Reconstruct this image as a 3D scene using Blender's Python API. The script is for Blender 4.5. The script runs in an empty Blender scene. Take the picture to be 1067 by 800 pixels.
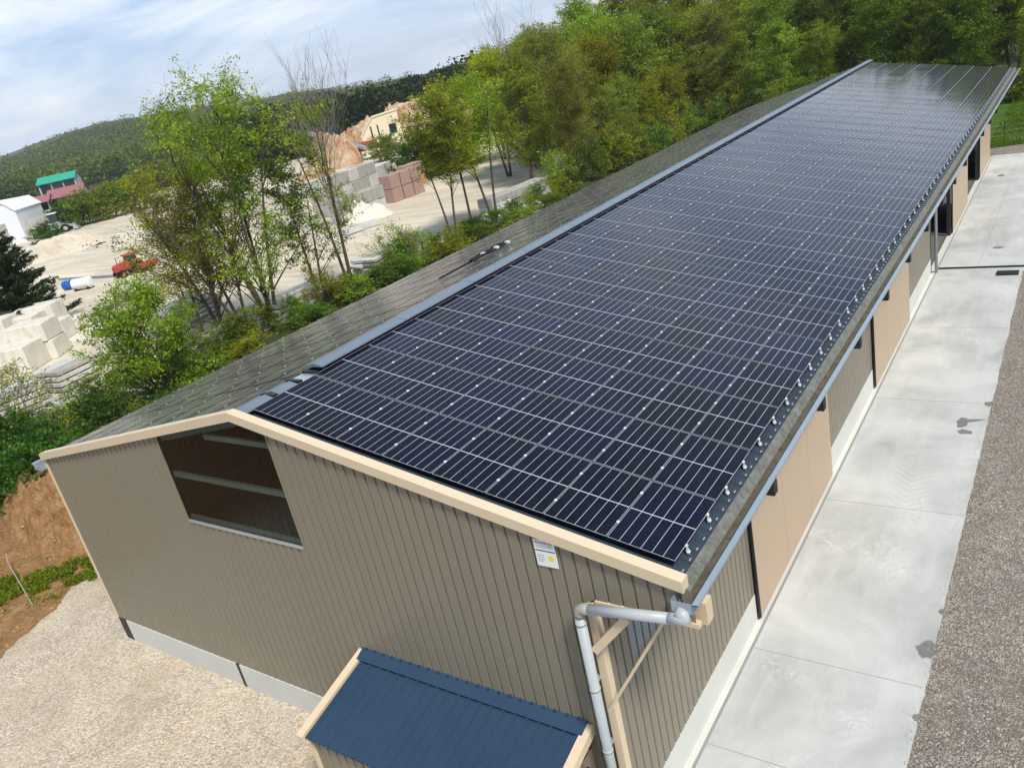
import bpy, bmesh, math, random
import numpy as np
from mathutils import Vector, Matrix, noise
R = math.radians
scene = bpy.context.scene
col = scene.collection
rng = random.Random(7)
HAZE = .00014

# ------------------------------------------------------------------ camera maths (photo 1067 x 800)
CAM = np.array([13.8200, -9.1276, 13.6992])
_rv = np.array([1.93705681, 0.436992743, -0.578208194])
FOC = 841.05
def _rot(r):
    t = np.linalg.norm(r); k = r/t
    K = np.array([[0, -k[2], k[1]], [k[2], 0, -k[0]], [-k[1], k[0], 0]])
    return np.eye(3)+math.sin(t)*K+(1-math.cos(t))*K@K
RC = _rot(_rv)
def gp(u, v, z=0.0):
    """ground point (height z) that stands at pixel u, v of the photograph"""
    d = RC.T@np.array([(u-533.5)/FOC, (v-400)/FOC, 1.0])
    return Vector(CAM+d*((z-CAM[2])/d[2]))
def depth(p): return float(RC[2]@(np.array(p)-CAM))
def azel(az, el, dist):
    a, e = R(az), R(el)
    return Vector((CAM[0]+dist*math.sin(a), CAM[1]+dist*math.cos(a), CAM[2]+dist*math.tan(e)))

cam_d = bpy.data.cameras.new('camera'); cam = bpy.data.objects.new('camera', cam_d); col.objects.link(cam)
cam_d.sensor_fit = 'HORIZONTAL'; cam_d.sensor_width = 36; cam_d.lens = 36*FOC/1067
cam_d.clip_start = 0.1; cam_d.clip_end = 20000
M4 = Matrix.Identity(4)
for i in range(3):
    M4[i][0] = RC[0][i]; M4[i][1] = -RC[1][i]; M4[i][2] = -RC[2][i]; M4[i][3] = CAM[i]
cam.matrix_world = M4
scene.camera = cam

# ------------------------------------------------------------------ node helpers
class N:
    def __init__(s, name):
        s.m = bpy.data.materials.new(name); s.m.use_nodes = True
        s.t = s.m.node_tree; s.t.nodes.clear()
        s.out = s.n('ShaderNodeOutputMaterial')
    def n(s, t, **kw):
        nd = s.t.nodes.new(t)
        for k, v in kw.items():
            if k.startswith('_'): setattr(nd, k[1:], v)
            else:
                key = k.replace('__', ' ')
                nd.inputs[int(key[1:]) if key[0] == 'i' and key[1:].isdigit() else key].default_value = v
        return nd
    def l(s, a, b): s.t.links.new(a, b)
    def coord(s, which='Object'): return s.n('ShaderNodeTexCoord').outputs[which]
    def noise(s, vec, scale, detail=4, rough=.55, dist=0):
        nd = s.n('ShaderNodeTexNoise', Scale=scale, Detail=detail, Roughness=rough, Distortion=dist)
        s.l(vec, nd.inputs['Vector']); return nd.outputs['Fac']
    def vor(s, vec, scale, feature='F1', out='Distance'):
        nd = s.n('ShaderNodeTexVoronoi', Scale=scale); nd.feature = feature
        s.l(vec, nd.inputs['Vector']); return nd.outputs[out]
    def ramp(s, fac, stops, interp='LINEAR'):
        nd = s.n('ShaderNodeValToRGB'); cr = nd.color_ramp; cr.interpolation = interp
        while len(cr.elements) < len(stops): cr.elements.new(.5)
        for e, (p, c) in zip(cr.elements, stops):
            e.position = p; e.color = (*c, 1) if len(c) == 3 else c
        s.l(fac, nd.inputs['Fac']); return nd.outputs['Color']
    def grey(s, fac, a, b, p0=0., p1=1.): return s.ramp(fac, [(p0, (a,)*3), (p1, (b,)*3)])
    def mix(s, fac, a, b, mode='MIX'):
        nd = s.n('ShaderNodeMix'); nd.data_type = 'RGBA'; nd.blend_type = mode
        for sock, v in ((nd.inputs[0], fac), (nd.inputs[6], a), (nd.inputs[7], b)):
            if hasattr(v, 'links'): s.l(v, sock)
            else: sock.default_value = v if not isinstance(v, tuple) else ((*v, 1) if len(v) == 3 else v)
        return nd.outputs[2]
    def math(s, op, a, b=None, c=None):
        nd = s.n('ShaderNodeMath'); nd.operation = op
        for i, v in enumerate((a, b, c)):
            if v is None: continue
            if hasattr(v, 'links'): s.l(v, nd.inputs[i])
            else: nd.inputs[i].default_value = v
        return nd.outputs[0]
    def mapping(s, vec, scale=(1, 1, 1), rot=(0, 0, 0)):
        nd = s.n('ShaderNodeMapping', Scale=scale, Rotation=rot); s.l(vec, nd.inputs['Vector']); return nd.outputs[0]
    def sep(s, vec):
        nd = s.n('ShaderNodeSeparateXYZ'); s.l(vec, nd.inputs[0]); return nd.outputs
    def bump(s, h, strength=.3, dist=.02):
        nd = s.n('ShaderNodeBump', Strength=strength, Distance=dist); s.l(h, nd.inputs['Height']); return nd.outputs[0]
    def pbr(s, base, rough=.6, metal=0., spec=.5, normal=None, coat=0.):
        p = s.n('ShaderNodeBsdfPrincipled')
        for k, v in (('Base Color', base), ('Roughness', rough), ('Metallic', metal), ('Specular IOR Level', spec), ('Coat Weight', coat)):
            if hasattr(v, 'links'): s.l(v, p.inputs[k])
            else: p.inputs[k].default_value = (*v, 1) if isinstance(v, tuple) else v
        if normal is not None: s.l(normal, p.inputs['Normal'])
        s.l(p.outputs[0], s.out.inputs[0]); return s.m

def paint(name, c, rough=.45, var=.12, spec=.4, scale=1.3, metal=0., streak=False):
    k = N(name); co = k.coord()
    v = k.mapping(co, (1, 1, .12)) if streak else co
    f = k.noise(v, scale, 5); g = k.noise(co, scale*14, 3)
    a = tuple(x*(1-var) for x in c); b = tuple(min(1, x*(1+var)) for x in c)
    base = k.mix(f, a, b)
    base = k.mix(k.math('MULTIPLY', g, .25), base, tuple(x*.8 for x in c))
    return k.pbr(base, k.math('ADD', k.math('MULTIPLY', f, .2), rough-.1), metal, spec)

MT = {}
def cladding_mat():
    k = N('beige grey cladding'); co = k.coord(); x, y, z = k.sep(co); c = (.222, .196, .145)
    wn = k.n('ShaderNodeTexWhiteNoise'); wn.noise_dimensions = '1D'
    k.l(k.math('FLOOR', k.math('ADD', x, k.math('MULTIPLY', y, 1.0))), wn.inputs['W'])
    f = k.noise(k.mapping(co, (1, 1, .12)), .7, 5); g = k.noise(co, 2.6, 6, .65)
    b = k.mix(f, tuple(v*.93 for v in c), tuple(v*1.06 for v in c))
    b = k.mix(k.math('MULTIPLY', wn.outputs['Value'], .10), b, tuple(v*.72 for v in c))
    b = k.mix(k.math('MULTIPLY', k.grey(z, .75, 0., .15, 1.), 0.), b, c)
    low = k.math('MULTIPLY', k.math('MAXIMUM', 0., k.math('SUBTRACT', 1.9, z)), .5)
    b = k.mix(k.math('MULTIPLY', k.math('MULTIPLY', low, k.grey(g, 0, 1, .4, .7)), .5), b, (.36, .31, .23))
    st = k.noise(k.mapping(co, (1, 1, .05)), 5., 4, .6)
    b = k.mix(k.grey(st, 0, .16, .55, .75), b, (.15, .135, .105))
    return k.pbr(b, k.math('ADD', k.math('MULTIPLY', f, .2), .32), 0, .4)
MT['cladding'] = cladding_mat()
MT['tan'] = paint('tan trim', (.67, .535, .37), .5, .05, .35)
MT['door'] = paint('tan door sheet', (.465, .355, .245), .5, .05, .3, .6, streak=True)
MT['navy'] = paint('navy roof sheet', (.024, .052, .094), .38, .2, .45, 1.0)
MT['slate'] = paint('slate blue roof sheet', (.036, .052, .070), .45, .2, .4, 1.2)
MT['ridge'] = paint('blue grey ridge sheet', (.15, .19, .235), .35, .12, .5)
MT['galv'] = paint('galvanised steel', (.50, .54, .56), .35, .12, .5, 3, .55)
MT['gutter'] = paint('blue grey zinc', (.36, .44, .49), .32, .15, .5, 3, .35)
MT['pipe'] = paint('grey pvc pipe', (.41, .44, .455), .4, .08, .4, 3)
MT['pipejoint'] = paint('brown grey joint', (.33, .32, .29), .5, .1, .3, 3)
MT['dark'] = paint('dark steel', (.018, .019, .021), .5, .15, .4)
MT['black'] = paint('black plastic', (.009, .009, .010), .45, .1, .4)
MT['plinth'] = paint('pale concrete panel', (.60, .60, .55), .8, .12, .2, 1.1)
MT['clearstrip'] = paint('grey translucent strip', (.17, .19, .215), .25, .2, .5, 2.)
MT['innerfloor'] = paint('grey inner floor', (.14, .14, .13), .9, .2, .1, .6)
MT['shadesheet'] = paint('added shade sheet', (.018, .027, .022), .7, .3, .2)
MT['boards'] = paint('brown boards', (.30, .22, .135), .8, .3, .1)
MT['straw'] = paint('straw bales', (.50, .38, .20), .9, .2, .1, 4)
MT['alu'] = paint('aluminium', (.62, .63, .65), .3, .05, .5, 3, .7)
MT['white'] = paint('white paint', (.78, .79, .78), .5, .06, .3)
MT['red'] = paint('faded red paint', (.42, .075, .045), .6, .35, .25, 1.8)
MT['blue'] = paint('blue plastic', (.02, .11, .42), .4, .1, .4)
MT['rubber'] = paint('tyre rubber', (.015, .015, .015), .8, .1, .2)
MT['glassdark'] = paint('dark glass', (.02, .03, .035), .1, .1, .6)
MT['cream'] = paint('cream render', (.74, .66, .46), .85, .08, .1, .5)
MT['redroof'] = paint('maroon roof', (.30, .12, .13), .6, .12, .3, .5)
MT['greenroof'] = paint('green roof', (.03, .33, .23), .5, .1, .3, .3)
MT['shedwhite'] = paint('white shed sheet', (.72, .75, .78), .5, .05, .3, .3)
MT['timber'] = paint('weathered timber', (.36, .27, .18), .8, .2, .1, 2)
MT['stick'] = paint('pale stick', (.36, .31, .25), .8, .2, .1, 4)
MT['yellow'] = paint('yellow print', (.75, .72, .05), .5, .02)
MT['ink'] = paint('dark print', (.02, .022, .03), .5, .02)
MT['greyink'] = paint('grey print', (.30, .32, .35), .5, .02)

def stone(name, c, c2, scale=.9, rough=.85):
    k = N(name); co = k.coord()
    f = k.noise(co, scale, 8, .65); g = k.noise(co, scale*12, 4)
    h = k.noise(k.mapping(co, (1, 1, .25)), scale*2.3, 6, .6)
    b = k.ramp(f, [(.3, c2), (.65, c)])
    b = k.mix(k.grey(h, 0, .55, .52, .72), b, tuple(x*.62 for x in c2))
    return k.pbr(b, rough, 0, .2, k.bump(g, .5, .03))
MT['limestone'] = stone('white limestone', (.72, .69, .61), (.60, .55, .45))
MT['greystone'] = stone('grey stone', (.44, .42, .38), (.31, .30, .27))
MT['palestone'] = stone('pale grey stone', (.60, .60, .57), (.44, .43, .40))
def brick_mat(name, c, c2):
    k = N(name); co = k.coord(); x, y, z = k.sep(co)
    cm = k.n('ShaderNodeCombineXYZ'); k.l(k.math('ADD', x, y), cm.inputs[0]); k.l(z, cm.inputs[1])
    b = k.n('ShaderNodeTexBrick', Scale=2.6); b.inputs['Mortar Size'].default_value = .03; b.inputs['Color1'].default_value = (*c, 1); b.inputs['Color2'].default_value = (*c2, 1); b.inputs['Mortar'].default_value = (.30, .24, .21, 1); k.l(cm.outputs[0], b.inputs['Vector'])
    f = k.noise(co, 1.4, 6, .65)
    return k.pbr(k.mix(k.grey(f, 0, .6, .35, .75), b.outputs['Color'], (.40, .33, .29)), .9, 0, .1)
MT['redstone'] = stone('pinkish brick', (.42, .25, .21), (.33, .20, .17), 1.6)
MT['orangestone'] = stone('orange brick', (.58, .33, .15), (.42, .22, .12), 1.6)

def rock_mat():
    k = N('ochre quarry rock'); co = k.coord()
    f = k.noise(co, .16, 9, .7, .6); g = k.noise(k.mapping(co, (1, 1, .5)), .7, 7, .7)
    b = k.ramp(f, [(.28, (.22, .11, .055)), (.42, (.42, .23, .12)), (.54, (.56, .42, .28)), (.68, (.64, .57, .46))])
    b = k.mix(k.grey(g, 0, .75, .5, .7), b, (.24, .12, .06))
    return k.pbr(b, .95, 0, .1, k.bump(g, .8, .8))
MT['rock'] = rock_mat()

def gravel_mat(name, dark, mid, light, s=26., patch=.35, damp=None):
    k = N(name); co = k.coord()
    v = k.vor(co, s, 'F1', 'Color'); d = k.vor(co, s, 'F1', 'Distance'); v2 = k.vor(co, s*2.4, 'F1', 'Color')
    bw = k.n('ShaderNodeRGBToBW'); k.l(v, bw.inputs[0]); bw2 = k.n('ShaderNodeRGBToBW'); k.l(v2, bw2.inputs[0])
    f = k.math('ADD', k.math('MULTIPLY', bw.outputs[0], .6), k.math('MULTIPLY', bw2.outputs[0], .4))
    b = k.ramp(f, [(.2, dark), (.5, mid), (.78, light)])
    big = k.noise(co, patch, 6, .6, .4); big2 = k.noise(k.mapping(co, (1, .3, 1), (0, 0, .9)), patch*1.7, 5, .6, .3)
    b = k.mix(k.grey(big, 0, .6, .42, .7), b, tuple(x*.62 for x in mid))
    b = k.mix(k.grey(big2, 0, .4, .48, .68), b, (mid[0]*1.15, mid[1]*1.05, mid[2]*.9))
    med = k.noise(co, patch*6, 5, .6)
    b = k.mix(k.grey(med, 0, .35, .5, .8), b, light)
    if damp:
        x, y, z = k.sep(co)
        w = k.math('ADD', k.math('MULTIPLY', k.noise(co, .5, 5), 3.0), k.math('ADD', k.math('MULTIPLY', y, .35), k.math('MULTIPLY', x, -.25)))
        b = k.mix(k.grey(w, .42, 0., .35, .95), b, damp)
    h = k.math('ADD', k.math('MULTIPLY', d, -1.), k.math('MULTIPLY', med, .6))
    return k.pbr(b, .95, 0, .15, k.bump(h, .9, .03))
MT['gravel'] = gravel_mat('pale limestone gravel', (.31, .255, .185), (.51, .435, .33), (.72, .645, .52), 20)
MT['track'] = gravel_mat('brown grey gravel', (.11, .095, .078), (.23, .20, .165), (.50, .46, .40), 30, .5)

def yard_mat():
    k = N('pale quarry ground'); co = k.coord()
    f = k.noise(co, .035, 8, .6, .8); g = k.noise(k.mapping(co, (.25, 1, 1), (0, 0, .5)), .22, 7, .65, .5); h = k.noise(co, 2.2, 5)
    b = k.ramp(f, [(.3, (.46, .39, .28)), (.5, (.60, .52, .39)), (.7, (.70, .64, .52))])
    b = k.mix(k.grey(g, 0, .85, .47, .68), b, (.36, .315, .25))
    tr_ = k.noise(k.mapping(co, (.04, .9, 1), (0, 0, .72)), 1.1, 6, .7, .35)
    b = k.mix(k.grey(tr_, 0, .6, .52, .7), b, (.33, .29, .23))
    b = k.mix(k.grey(h, 0, .3, .4, .8), b, (.72, .68, .58))
    return k.pbr(b, .95, 0, .1, k.bump(h, .5, .08))
MT['yard'] = yard_mat()
def grass_mat(name, a, b_, c, s=.3):
    k = N(name); co = k.coord()
    f = k.noise(co, s, 8, .65); g = k.noise(co, s*22, 6, .7)
    b = k.ramp(f, [(.3, a), (.5, b_), (.72, c)])
    b = k.mix(k.grey(g, 0, .6, .42, .7), b, tuple(x*.5 for x in a))
    return k.pbr(b, .9, 0, .15, k.bump(g, .7, .06))
MT['grass'] = grass_mat('meadow grass', (.045, .085, .012), (.06, .125, .015), (.10, .15, .03))
MT['soil'] = grass_mat('wood floor', (.035, .045, .014), (.05, .065, .02), (.085, .075, .04), .12)
MT['hill'] = grass_mat('hill ground', (.022, .035, .012), (.03, .045, .015), (.045, .055, .02), .02)
def dirt_mat():
    k = N('orange clay'); co = k.coord()
    f = k.noise(co, 1.3, 9, .75, .8); g = k.noise(co, 9, 6, .75); v = k.vor(co, 9, 'F1', 'Distance')
    b = k.ramp(f, [(.3, (.20, .105, .04)), (.52, (.36, .20, .085)), (.72, (.50, .34, .18))])
    b = k.mix(k.grey(g, 0, .7, .5, .72), b, (.16, .09, .04))
    b = k.mix(k.grey(v, .5, 0, .05, .22), b, (.58, .48, .33))
    return k.pbr(b, .95, 0, .1, k.bump(g, 1., .1))
MT['clay'] = dirt_mat()

def concrete_mat():
    k = N('smooth concrete slab'); co = k.coord(); x, y, z = k.sep(co)
    f = k.noise(co, .35, 7, .6, .5); g = k.noise(k.mapping(co, (1, .25, 1), (0, 0, .25)), 1.6, 7, .65, .4); h = k.noise(co, 40, 3)
    b = k.ramp(f, [(.32, (.37, .385, .365)), (.5, (.47, .485, .465)), (.66, (.58, .59, .57))])
    b = k.mix(k.grey(g, 0, .6, .45, .75), b, (.62, .62, .59))
    b = k.mix(k.grey(h, 0, .22, .4, .7), b, (.36, .365, .35))
    # chalky scuffs: thin bright worm lines in patches
    s = k.noise(k.mapping(co, (1, .6, 1)), 2.1, 5, .7, 1.6)
    line = k.math('SUBTRACT', 1., k.math('MINIMUM', 1., k.math('MULTIPLY', k.math('ABSOLUTE', k.math('SUBTRACT', s, .5)), 38.)))
    patch = k.grey(k.noise(co, .55, 3), 0, 1, .56, .66)
    b = k.mix(k.math('MULTIPLY', k.math('MULTIPLY', line, patch), .55), b, (.78, .78, .75))
    # tyre tread chevrons along one lane, in broken patches
    tri = k.math('PINGPONG', k.math('SUBTRACT', x, 9.45), .5)
    saw = k.math('FRACT', k.math('MULTIPLY', k.math('ADD', y, k.math('MULTIPLY', tri, .9)), 3.4))
    tread = k.math('LESS_THAN', saw, .38)
    lane = k.math('MULTIPLY', k.math('LESS_THAN', k.math('ABSOLUTE', k.math('SUBTRACT', x, 9.95)), .52), k.grey(k.noise(co, .33, 3), 0, 1, .52, .64))
    b = k.mix(k.math('MULTIPLY', k.math('MULTIPLY', tread, lane), .2), b, (.33, .335, .325))
    return k.pbr(b, k.grey(f, .5, .75), 0, .35, k.bump(h, .15, .01))
MT['concrete'] = concrete_mat()
MT['wet'] = paint('damp stain', (.15, .155, .15), .35, .15, .4, 4)
MT['jointline'] = paint('joint filler', (.27, .275, .265), .8, .1)
MT['gutterdirt'] = stone('gutter silt', (.15, .14, .11), (.07, .06, .045), 4.)
MT['gutterfelt'] = stone('mossy grey sheet edge', (.21, .215, .19), (.10, .105, .085), 6.)

def cells_mat(nm='solar cells', dust_sheen=0.):
    k = N(nm); co = k.coord(); x, y, z = k.sep(co)
    xm = k.math('MODULO', x, 1.154); ym = k.math('MODULO', y, 1.771)
    # six strings across
    cx = k.math('FRACT', k.math('DIVIDE', k.math('SUBTRACT', xm, .016), 1.102/6))
    lx = k.math('MULTIPLY', k.math('GREATER_THAN', k.math('ABSOLUTE', k.math('SUBTRACT', cx, .5)), .4765), k.math('LESS_THAN', k.math('ABSOLUTE', k.math('SUBTRACT', xm, .567)), .535))
    # centre gap and end margins
    ly = k.math('LESS_THAN', k.math('ABSOLUTE', k.math('SUBTRACT', ym, .8705)), .0105)
    cy = k.math('FRACT', k.math('DIVIDE', k.math('SUBTRACT', ym, .016), 1.709/20))
    lr = k.math('GREATER_THAN', k.math('ABSOLUTE', k.math('SUBTRACT', cy, .5)), .478)
    bus = k.math('GREATER_THAN', k.math('ABSOLUTE', k.math('SUBTRACT', k.math('FRACT', k.math('MULTIPLY', cx, 9.)), .5)), .46)
    rnd = k.n('ShaderNodeObjectInfo').outputs['Random']
    cell = k.ramp(rnd, [(0, (.0025, .0028, .005)), (.55, (.003, .0042, .012)), (1, (.004, .007, .026))])
    # each cell its own tone
    cmb = k.n('ShaderNodeCombineXYZ')
    k.l(k.math('FLOOR', k.math('DIVIDE', x, 1.102/6)), cmb.inputs[0]); k.l(k.math('FLOOR', k.math('DIVIDE', y, 1.709/20)), cmb.inputs[1]); k.l(rnd, cmb.inputs[2])
    wn = k.n('ShaderNodeTexWhiteNoise'); k.l(cmb.outputs[0], wn.inputs['Vector'])
    cell = k.mix(k.math('MULTIPLY', wn.outputs['Value'], .4), cell, (.005, .008, .026))
    b = k.mix(k.math('MULTIPLY', bus, .2), cell, (.035, .04, .06))
    b = k.mix(k.math('MULTIPLY', lr, .4), b, (.055, .065, .09))
    b = k.mix(k.math('MAXIMUM', lx, ly), b, (.46, .47, .50))
    dust = k.noise(co, 1.6, 6, .65)
    b = k.mix(k.grey(dust, 0, .012, .4, .8), b, (.45, .42, .36))
    if dust_sheen:
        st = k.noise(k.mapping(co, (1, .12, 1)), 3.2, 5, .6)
        b = k.mix(k.grey(st, dust_sheen*.3, dust_sheen*3.6, .38, .66), b, (.42, .40, .34))  # far slope: dust, with yard and sky reflection painted in as pale streaks
    m = k.pbr(b, k.grey(dust, .06+dust_sheen*.4, .13+dust_sheen*.6), 0, .5)
    [n for n in k.t.nodes if n.type == 'BSDF_PRINCIPLED'][0].inputs['IOR'].default_value = 1.30
    return m
MT['cells'] = cells_mat(); MT['cellsdustsheen'] = cells_mat('dusty solar cells', .15)
MT['dullclamp'] = paint('dull clamp', (.30, .30, .29), .5, .1, .3)
MT['clamp'] = paint('bright clamp', (.80, .81, .82), .35, .03, .5, 3, .2)
MT['dullframe'] = paint('dull panel frame', (.15, .15, .145), .5, .1, .3)
MT['frame'] = paint('panel frame', (.52, .53, .56), .4, .05, .4, 3, .2)

def poly_mat():
    k = N('clear ribbed sheet'); co = k.coord()
    gl = k.n('ShaderNodeBsdfGlossy', Roughness=.18); gl.inputs[0].default_value = (.85, .9, .9, 1)
    tr = k.n('ShaderNodeBsdfTransparent'); tr.inputs[0].default_value = (.60, .68, .62, 1)
    fr = k.n('ShaderNodeFresnel', IOR=1.5); mx = k.n('ShaderNodeMixShader')
    k.l(k.math('ADD', k.math('MULTIPLY', fr.outputs[0], .7), .0), mx.inputs[0]); k.l(tr.outputs[0], mx.inputs[1]); k.l(gl.outputs[0], mx.inputs[2])
    k.l(mx.outputs[0], k.out.inputs[0]); return k.m
MT['poly'] = poly_mat()

def leaf_mat(name, a, b_, c, trans=.52, scale=.45):
    k = N(name); co = k.coord()
    rnd = k.n('ShaderNodeObjectInfo').outputs['Random']
    at = k.n('ShaderNodeAttribute'); at.attribute_name = 'tone'
    f = k.math('ADD', k.math('MULTIPLY', k.noise(co, scale, 3), .3), k.math('MULTIPLY', at.outputs['Fac'], .7))
    base = k.ramp(f, [(.18, a), (.5, b_), (.82, c)])
    hs = k.n('ShaderNodeHueSaturation'); k.l(base, hs.inputs['Color'])
    k.l(k.math('ADD', k.math('MULTIPLY', rnd, .04), .477), hs.inputs['Hue']); k.l(k.math('ADD', k.math('MULTIPLY', rnd, .55), .78), hs.inputs['Value'])
    df = k.n('ShaderNodeBsdfDiffuse'); tl = k.n('ShaderNodeBsdfTranslucent'); gl = k.n('ShaderNodeBsdfGlossy', Roughness=.45)
    k.l(hs.outputs[0], df.inputs[0]); k.l(hs.outputs[0], tl.inputs[0]); gl.inputs[0].default_value = (.4, .5, .3, 1)
    m1 = k.n('ShaderNodeMixShader', Fac=trans); k.l(df.outputs[0], m1.inputs[1]); k.l(tl.outputs[0], m1.inputs[2])
    m2 = k.n('ShaderNodeMixShader', Fac=.025); k.l(m1.outputs[0], m2.inputs[1]); k.l(gl.outputs[0], m2.inputs[2])
    k.l(m2.outputs[0], k.out.inputs[0]); return k.m
LEAF = {
 'fresh': leaf_mat('fresh leaves', (.11, .175, .013), (.23, .32, .02), (.38, .45, .04)),
 'yellow': leaf_mat('yellow green leaves', (.17, .20, .011), (.30, .34, .016), (.45, .47, .035)),
 'mid': leaf_mat('mid green leaves', (.055, .12, .011), (.13, .23, .018), (.23, .34, .032)),
 'olive': leaf_mat('olive buds', (.13, .15, .02), (.23, .25, .032), (.36, .36, .055)),
 'deep': leaf_mat('deep green leaves', (.022, .065, .008), (.06, .14, .014), (.12, .22, .027)),
 'conifer': leaf_mat('conifer needles', (.010, .024, .007), (.020, .042, .011), (.036, .065, .016), .15),
 'far': leaf_mat('far wood leaves', (.075, .105, .022), (.11, .145, .03), (.17, .19, .045), .4, .01),
 'fardark': leaf_mat('dark far wood leaves', (.016, .036, .011), (.028, .055, .015), (.05, .08, .022), .25, .02),
}
def bark_mat(name, a, b_):
    k = N(name); co = k.coord(); f = k.noise(k.mapping(co, (1, 1, .3)), 6, 6, .65)
    return k.pbr(k.mix(f, a, b_), .9, 0, .1, k.bump(f, .5, .03))
MT['bark'] = bark_mat('brown bark', (.06, .045, .03), (.14, .115, .08))
MT['greybark'] = bark_mat('grey bark', (.13, .12, .10), (.26, .24, .20))

# ------------------------------------------------------------------ object helpers
def tag(o, label=None, cat=None, group=None, kind=None):
    if label: o['label'] = label
    if cat: o['category'] = cat
    if group: o['group'] = group
    if kind: o['kind'] = kind
    return o
def empty(name, loc, label, cat, group=None, rz=0.):
    o = bpy.data.objects.new(name, None); col.objects.link(o)
    o.location = loc; o.rotation_euler = (0, 0, rz); o.empty_display_size = .3
    return tag(o, label, cat, group)
def link(name, me, parent=None):
    o = bpy.data.objects.new(name, me); col.objects.link(o)
    if parent is not None: o.parent = parent
    return o

class MB:
    """collects shapes in one mesh; off = world position of the root it will hang under"""
    def __init__(s, off=(0, 0, 0)):
        s.v = []; s.f = []; s.mi = []; s.off = Vector(off); s.cur = 0
    def add(s, vs, fs, T=None):
        b = len(s.v)
        for p in vs:
            p = Vector(p)
            if T is not None: p = T@p
            s.v.append(p-s.off)
        for f in fs: s.f.append([b+i for i in f]); s.mi.append(s.cur)
        return s
    def box(s, a, b, T=None, topmat=None):
        x0, y0, z0 = a; x1, y1, z1 = b
        if topmat is not None:
            s.box(a, b, T); s.mi[-5] = topmat; return s
        return s.add([(x0, y0, z0), (x1, y0, z0), (x1, y1, z0), (x0, y1, z0), (x0, y0, z1), (x1, y0, z1), (x1, y1, z1), (x0, y1, z1)],
                     [(0, 3, 2, 1), (4, 5, 6, 7), (0, 1, 5, 4), (1, 2, 6, 5), (2, 3, 7, 6), (3, 0, 4, 7)], T)
    def bar(s, p, q, w, h, up=(0, 0, 1)):
        p, q = Vector(p), Vector(q); d = (q-p).normalized(); side = d.cross(Vector(up))
        if side.length < 1e-5: side = d.cross(Vector((1, 0, 0)))
        side.normalize(); u = side.cross(d)
        vs = []
        for e in (p, q):
            for a, b in ((-1, -1), (1, -1), (1, 1), (-1, 1)): vs.append(e+side*(a*w/2)+u*(b*h/2))
        return s.add(vs, [(0, 1, 2, 3), (7, 6, 5, 4), (0, 4, 5, 1), (1, 5, 6, 2), (2, 6, 7, 3), (3, 7, 4, 0)])
    def prism(s, poly, d):
        """extrude a planar polygon (3D points) along vector d"""
        n = len(poly); d = Vector(d); vs = [Vector(p) for p in poly]+[Vector(p)+d for p in poly]
        return s.add(vs, [tuple(range(n))[::-1], tuple(range(n, 2*n))]+[(i, (i+1) % n, n+(i+1) % n, n+i) for i in range(n)])
    def tube(s, pts, rad, n=8, cap=True):
        pts = [Vector(p) for p in pts]; m = len(pts)
        if not hasattr(rad, '__len__'): rad = [rad]*m
        prev = None; rings = []
        for i, p in enumerate(pts):
            t = (pts[min(i+1, m-1)]-pts[max(i-1, 0)])
            if t.length < 1e-9: t = Vector((0, 0, 1))
            t.normalize()
            if prev is None:
                a = t.cross(Vector((0, 0, 1)))
                if a.length < .05: a = t.cross(Vector((1, 0, 0)))
            else: a = prev-t*prev.dot(t)
            a.normalize(); prev = a; b = t.cross(a)
            rings.append([p+(a*math.cos(2*math.pi*k/n)+b*math.sin(2*math.pi*k/n))*rad[i] for k in range(n)])
        vs = [p for r in rings for p in r]; fs = []
        for i in range(m-1):
            for k in range(n): fs.append((i*n+k, i*n+(k+1) % n, (i+1)*n+(k+1) % n, (i+1)*n+k))
        if cap: fs += [tuple(range(n))[::-1], tuple(range((m-1)*n, m*n))]
        return s.add(vs, fs)
    def sheet(s, prof, a0, a1, flip=False):
        """profile = list of points; a0,a1 = functions point -> start / end 3D"""
        vs = [a0(p) for p in prof]+[a1(p) for p in prof]; n = len(prof)
        fs = [(i, i+1, n+i+1, n+i) for i in range(n-1)]
        if flip: fs = [f[::-1] for f in fs]
        return s.add(vs, fs)
    def build(s, name, mat, parent=None, smooth=False):
        me = bpy.data.meshes.new(name); me.from_pydata([tuple(p) for p in s.v], [], s.f)
        mats = mat if isinstance(mat, (list, tuple)) else [mat]
        for m in mats: me.materials.append(m)
        if len(mats) > 1: me.polygons.foreach_set('material_index', s.mi)
        if smooth: me.polygons.foreach_set('use_smooth', [True]*len(me.polygons))
        me.update()
        return link(name, me, parent)

def recalc(o):
    bm = bmesh.new(); bm.from_mesh(o.data); bmesh.ops.recalc_face_normals(bm, faces=bm.faces); bm.to_mesh(o.data); bm.free(); return o
def bevel_block(name, mat, size, jitter=.03, bev=.05, parent=None, seed=0):
    r = random.Random(seed)
    bm = bmesh.new(); bmesh.ops.create_cube(bm, size=1)
    for v in bm.verts:
        v.co = Vector((v.co.x*size[0]*(1+r.uniform(-jitter, jitter)), v.co.y*size[1]*(1+r.uniform(-jitter, jitter)), (v.co.z+.5)*size[2]*(1+r.uniform(-jitter, 0))))
    bmesh.ops.bevel(bm, geom=list(bm.edges), offset=bev, segments=1, affect='EDGES')
    me = bpy.data.meshes.new(name); bm.to_mesh(me); bm.free(); me.materials.append(mat)
    return link(name, me, parent)

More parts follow.
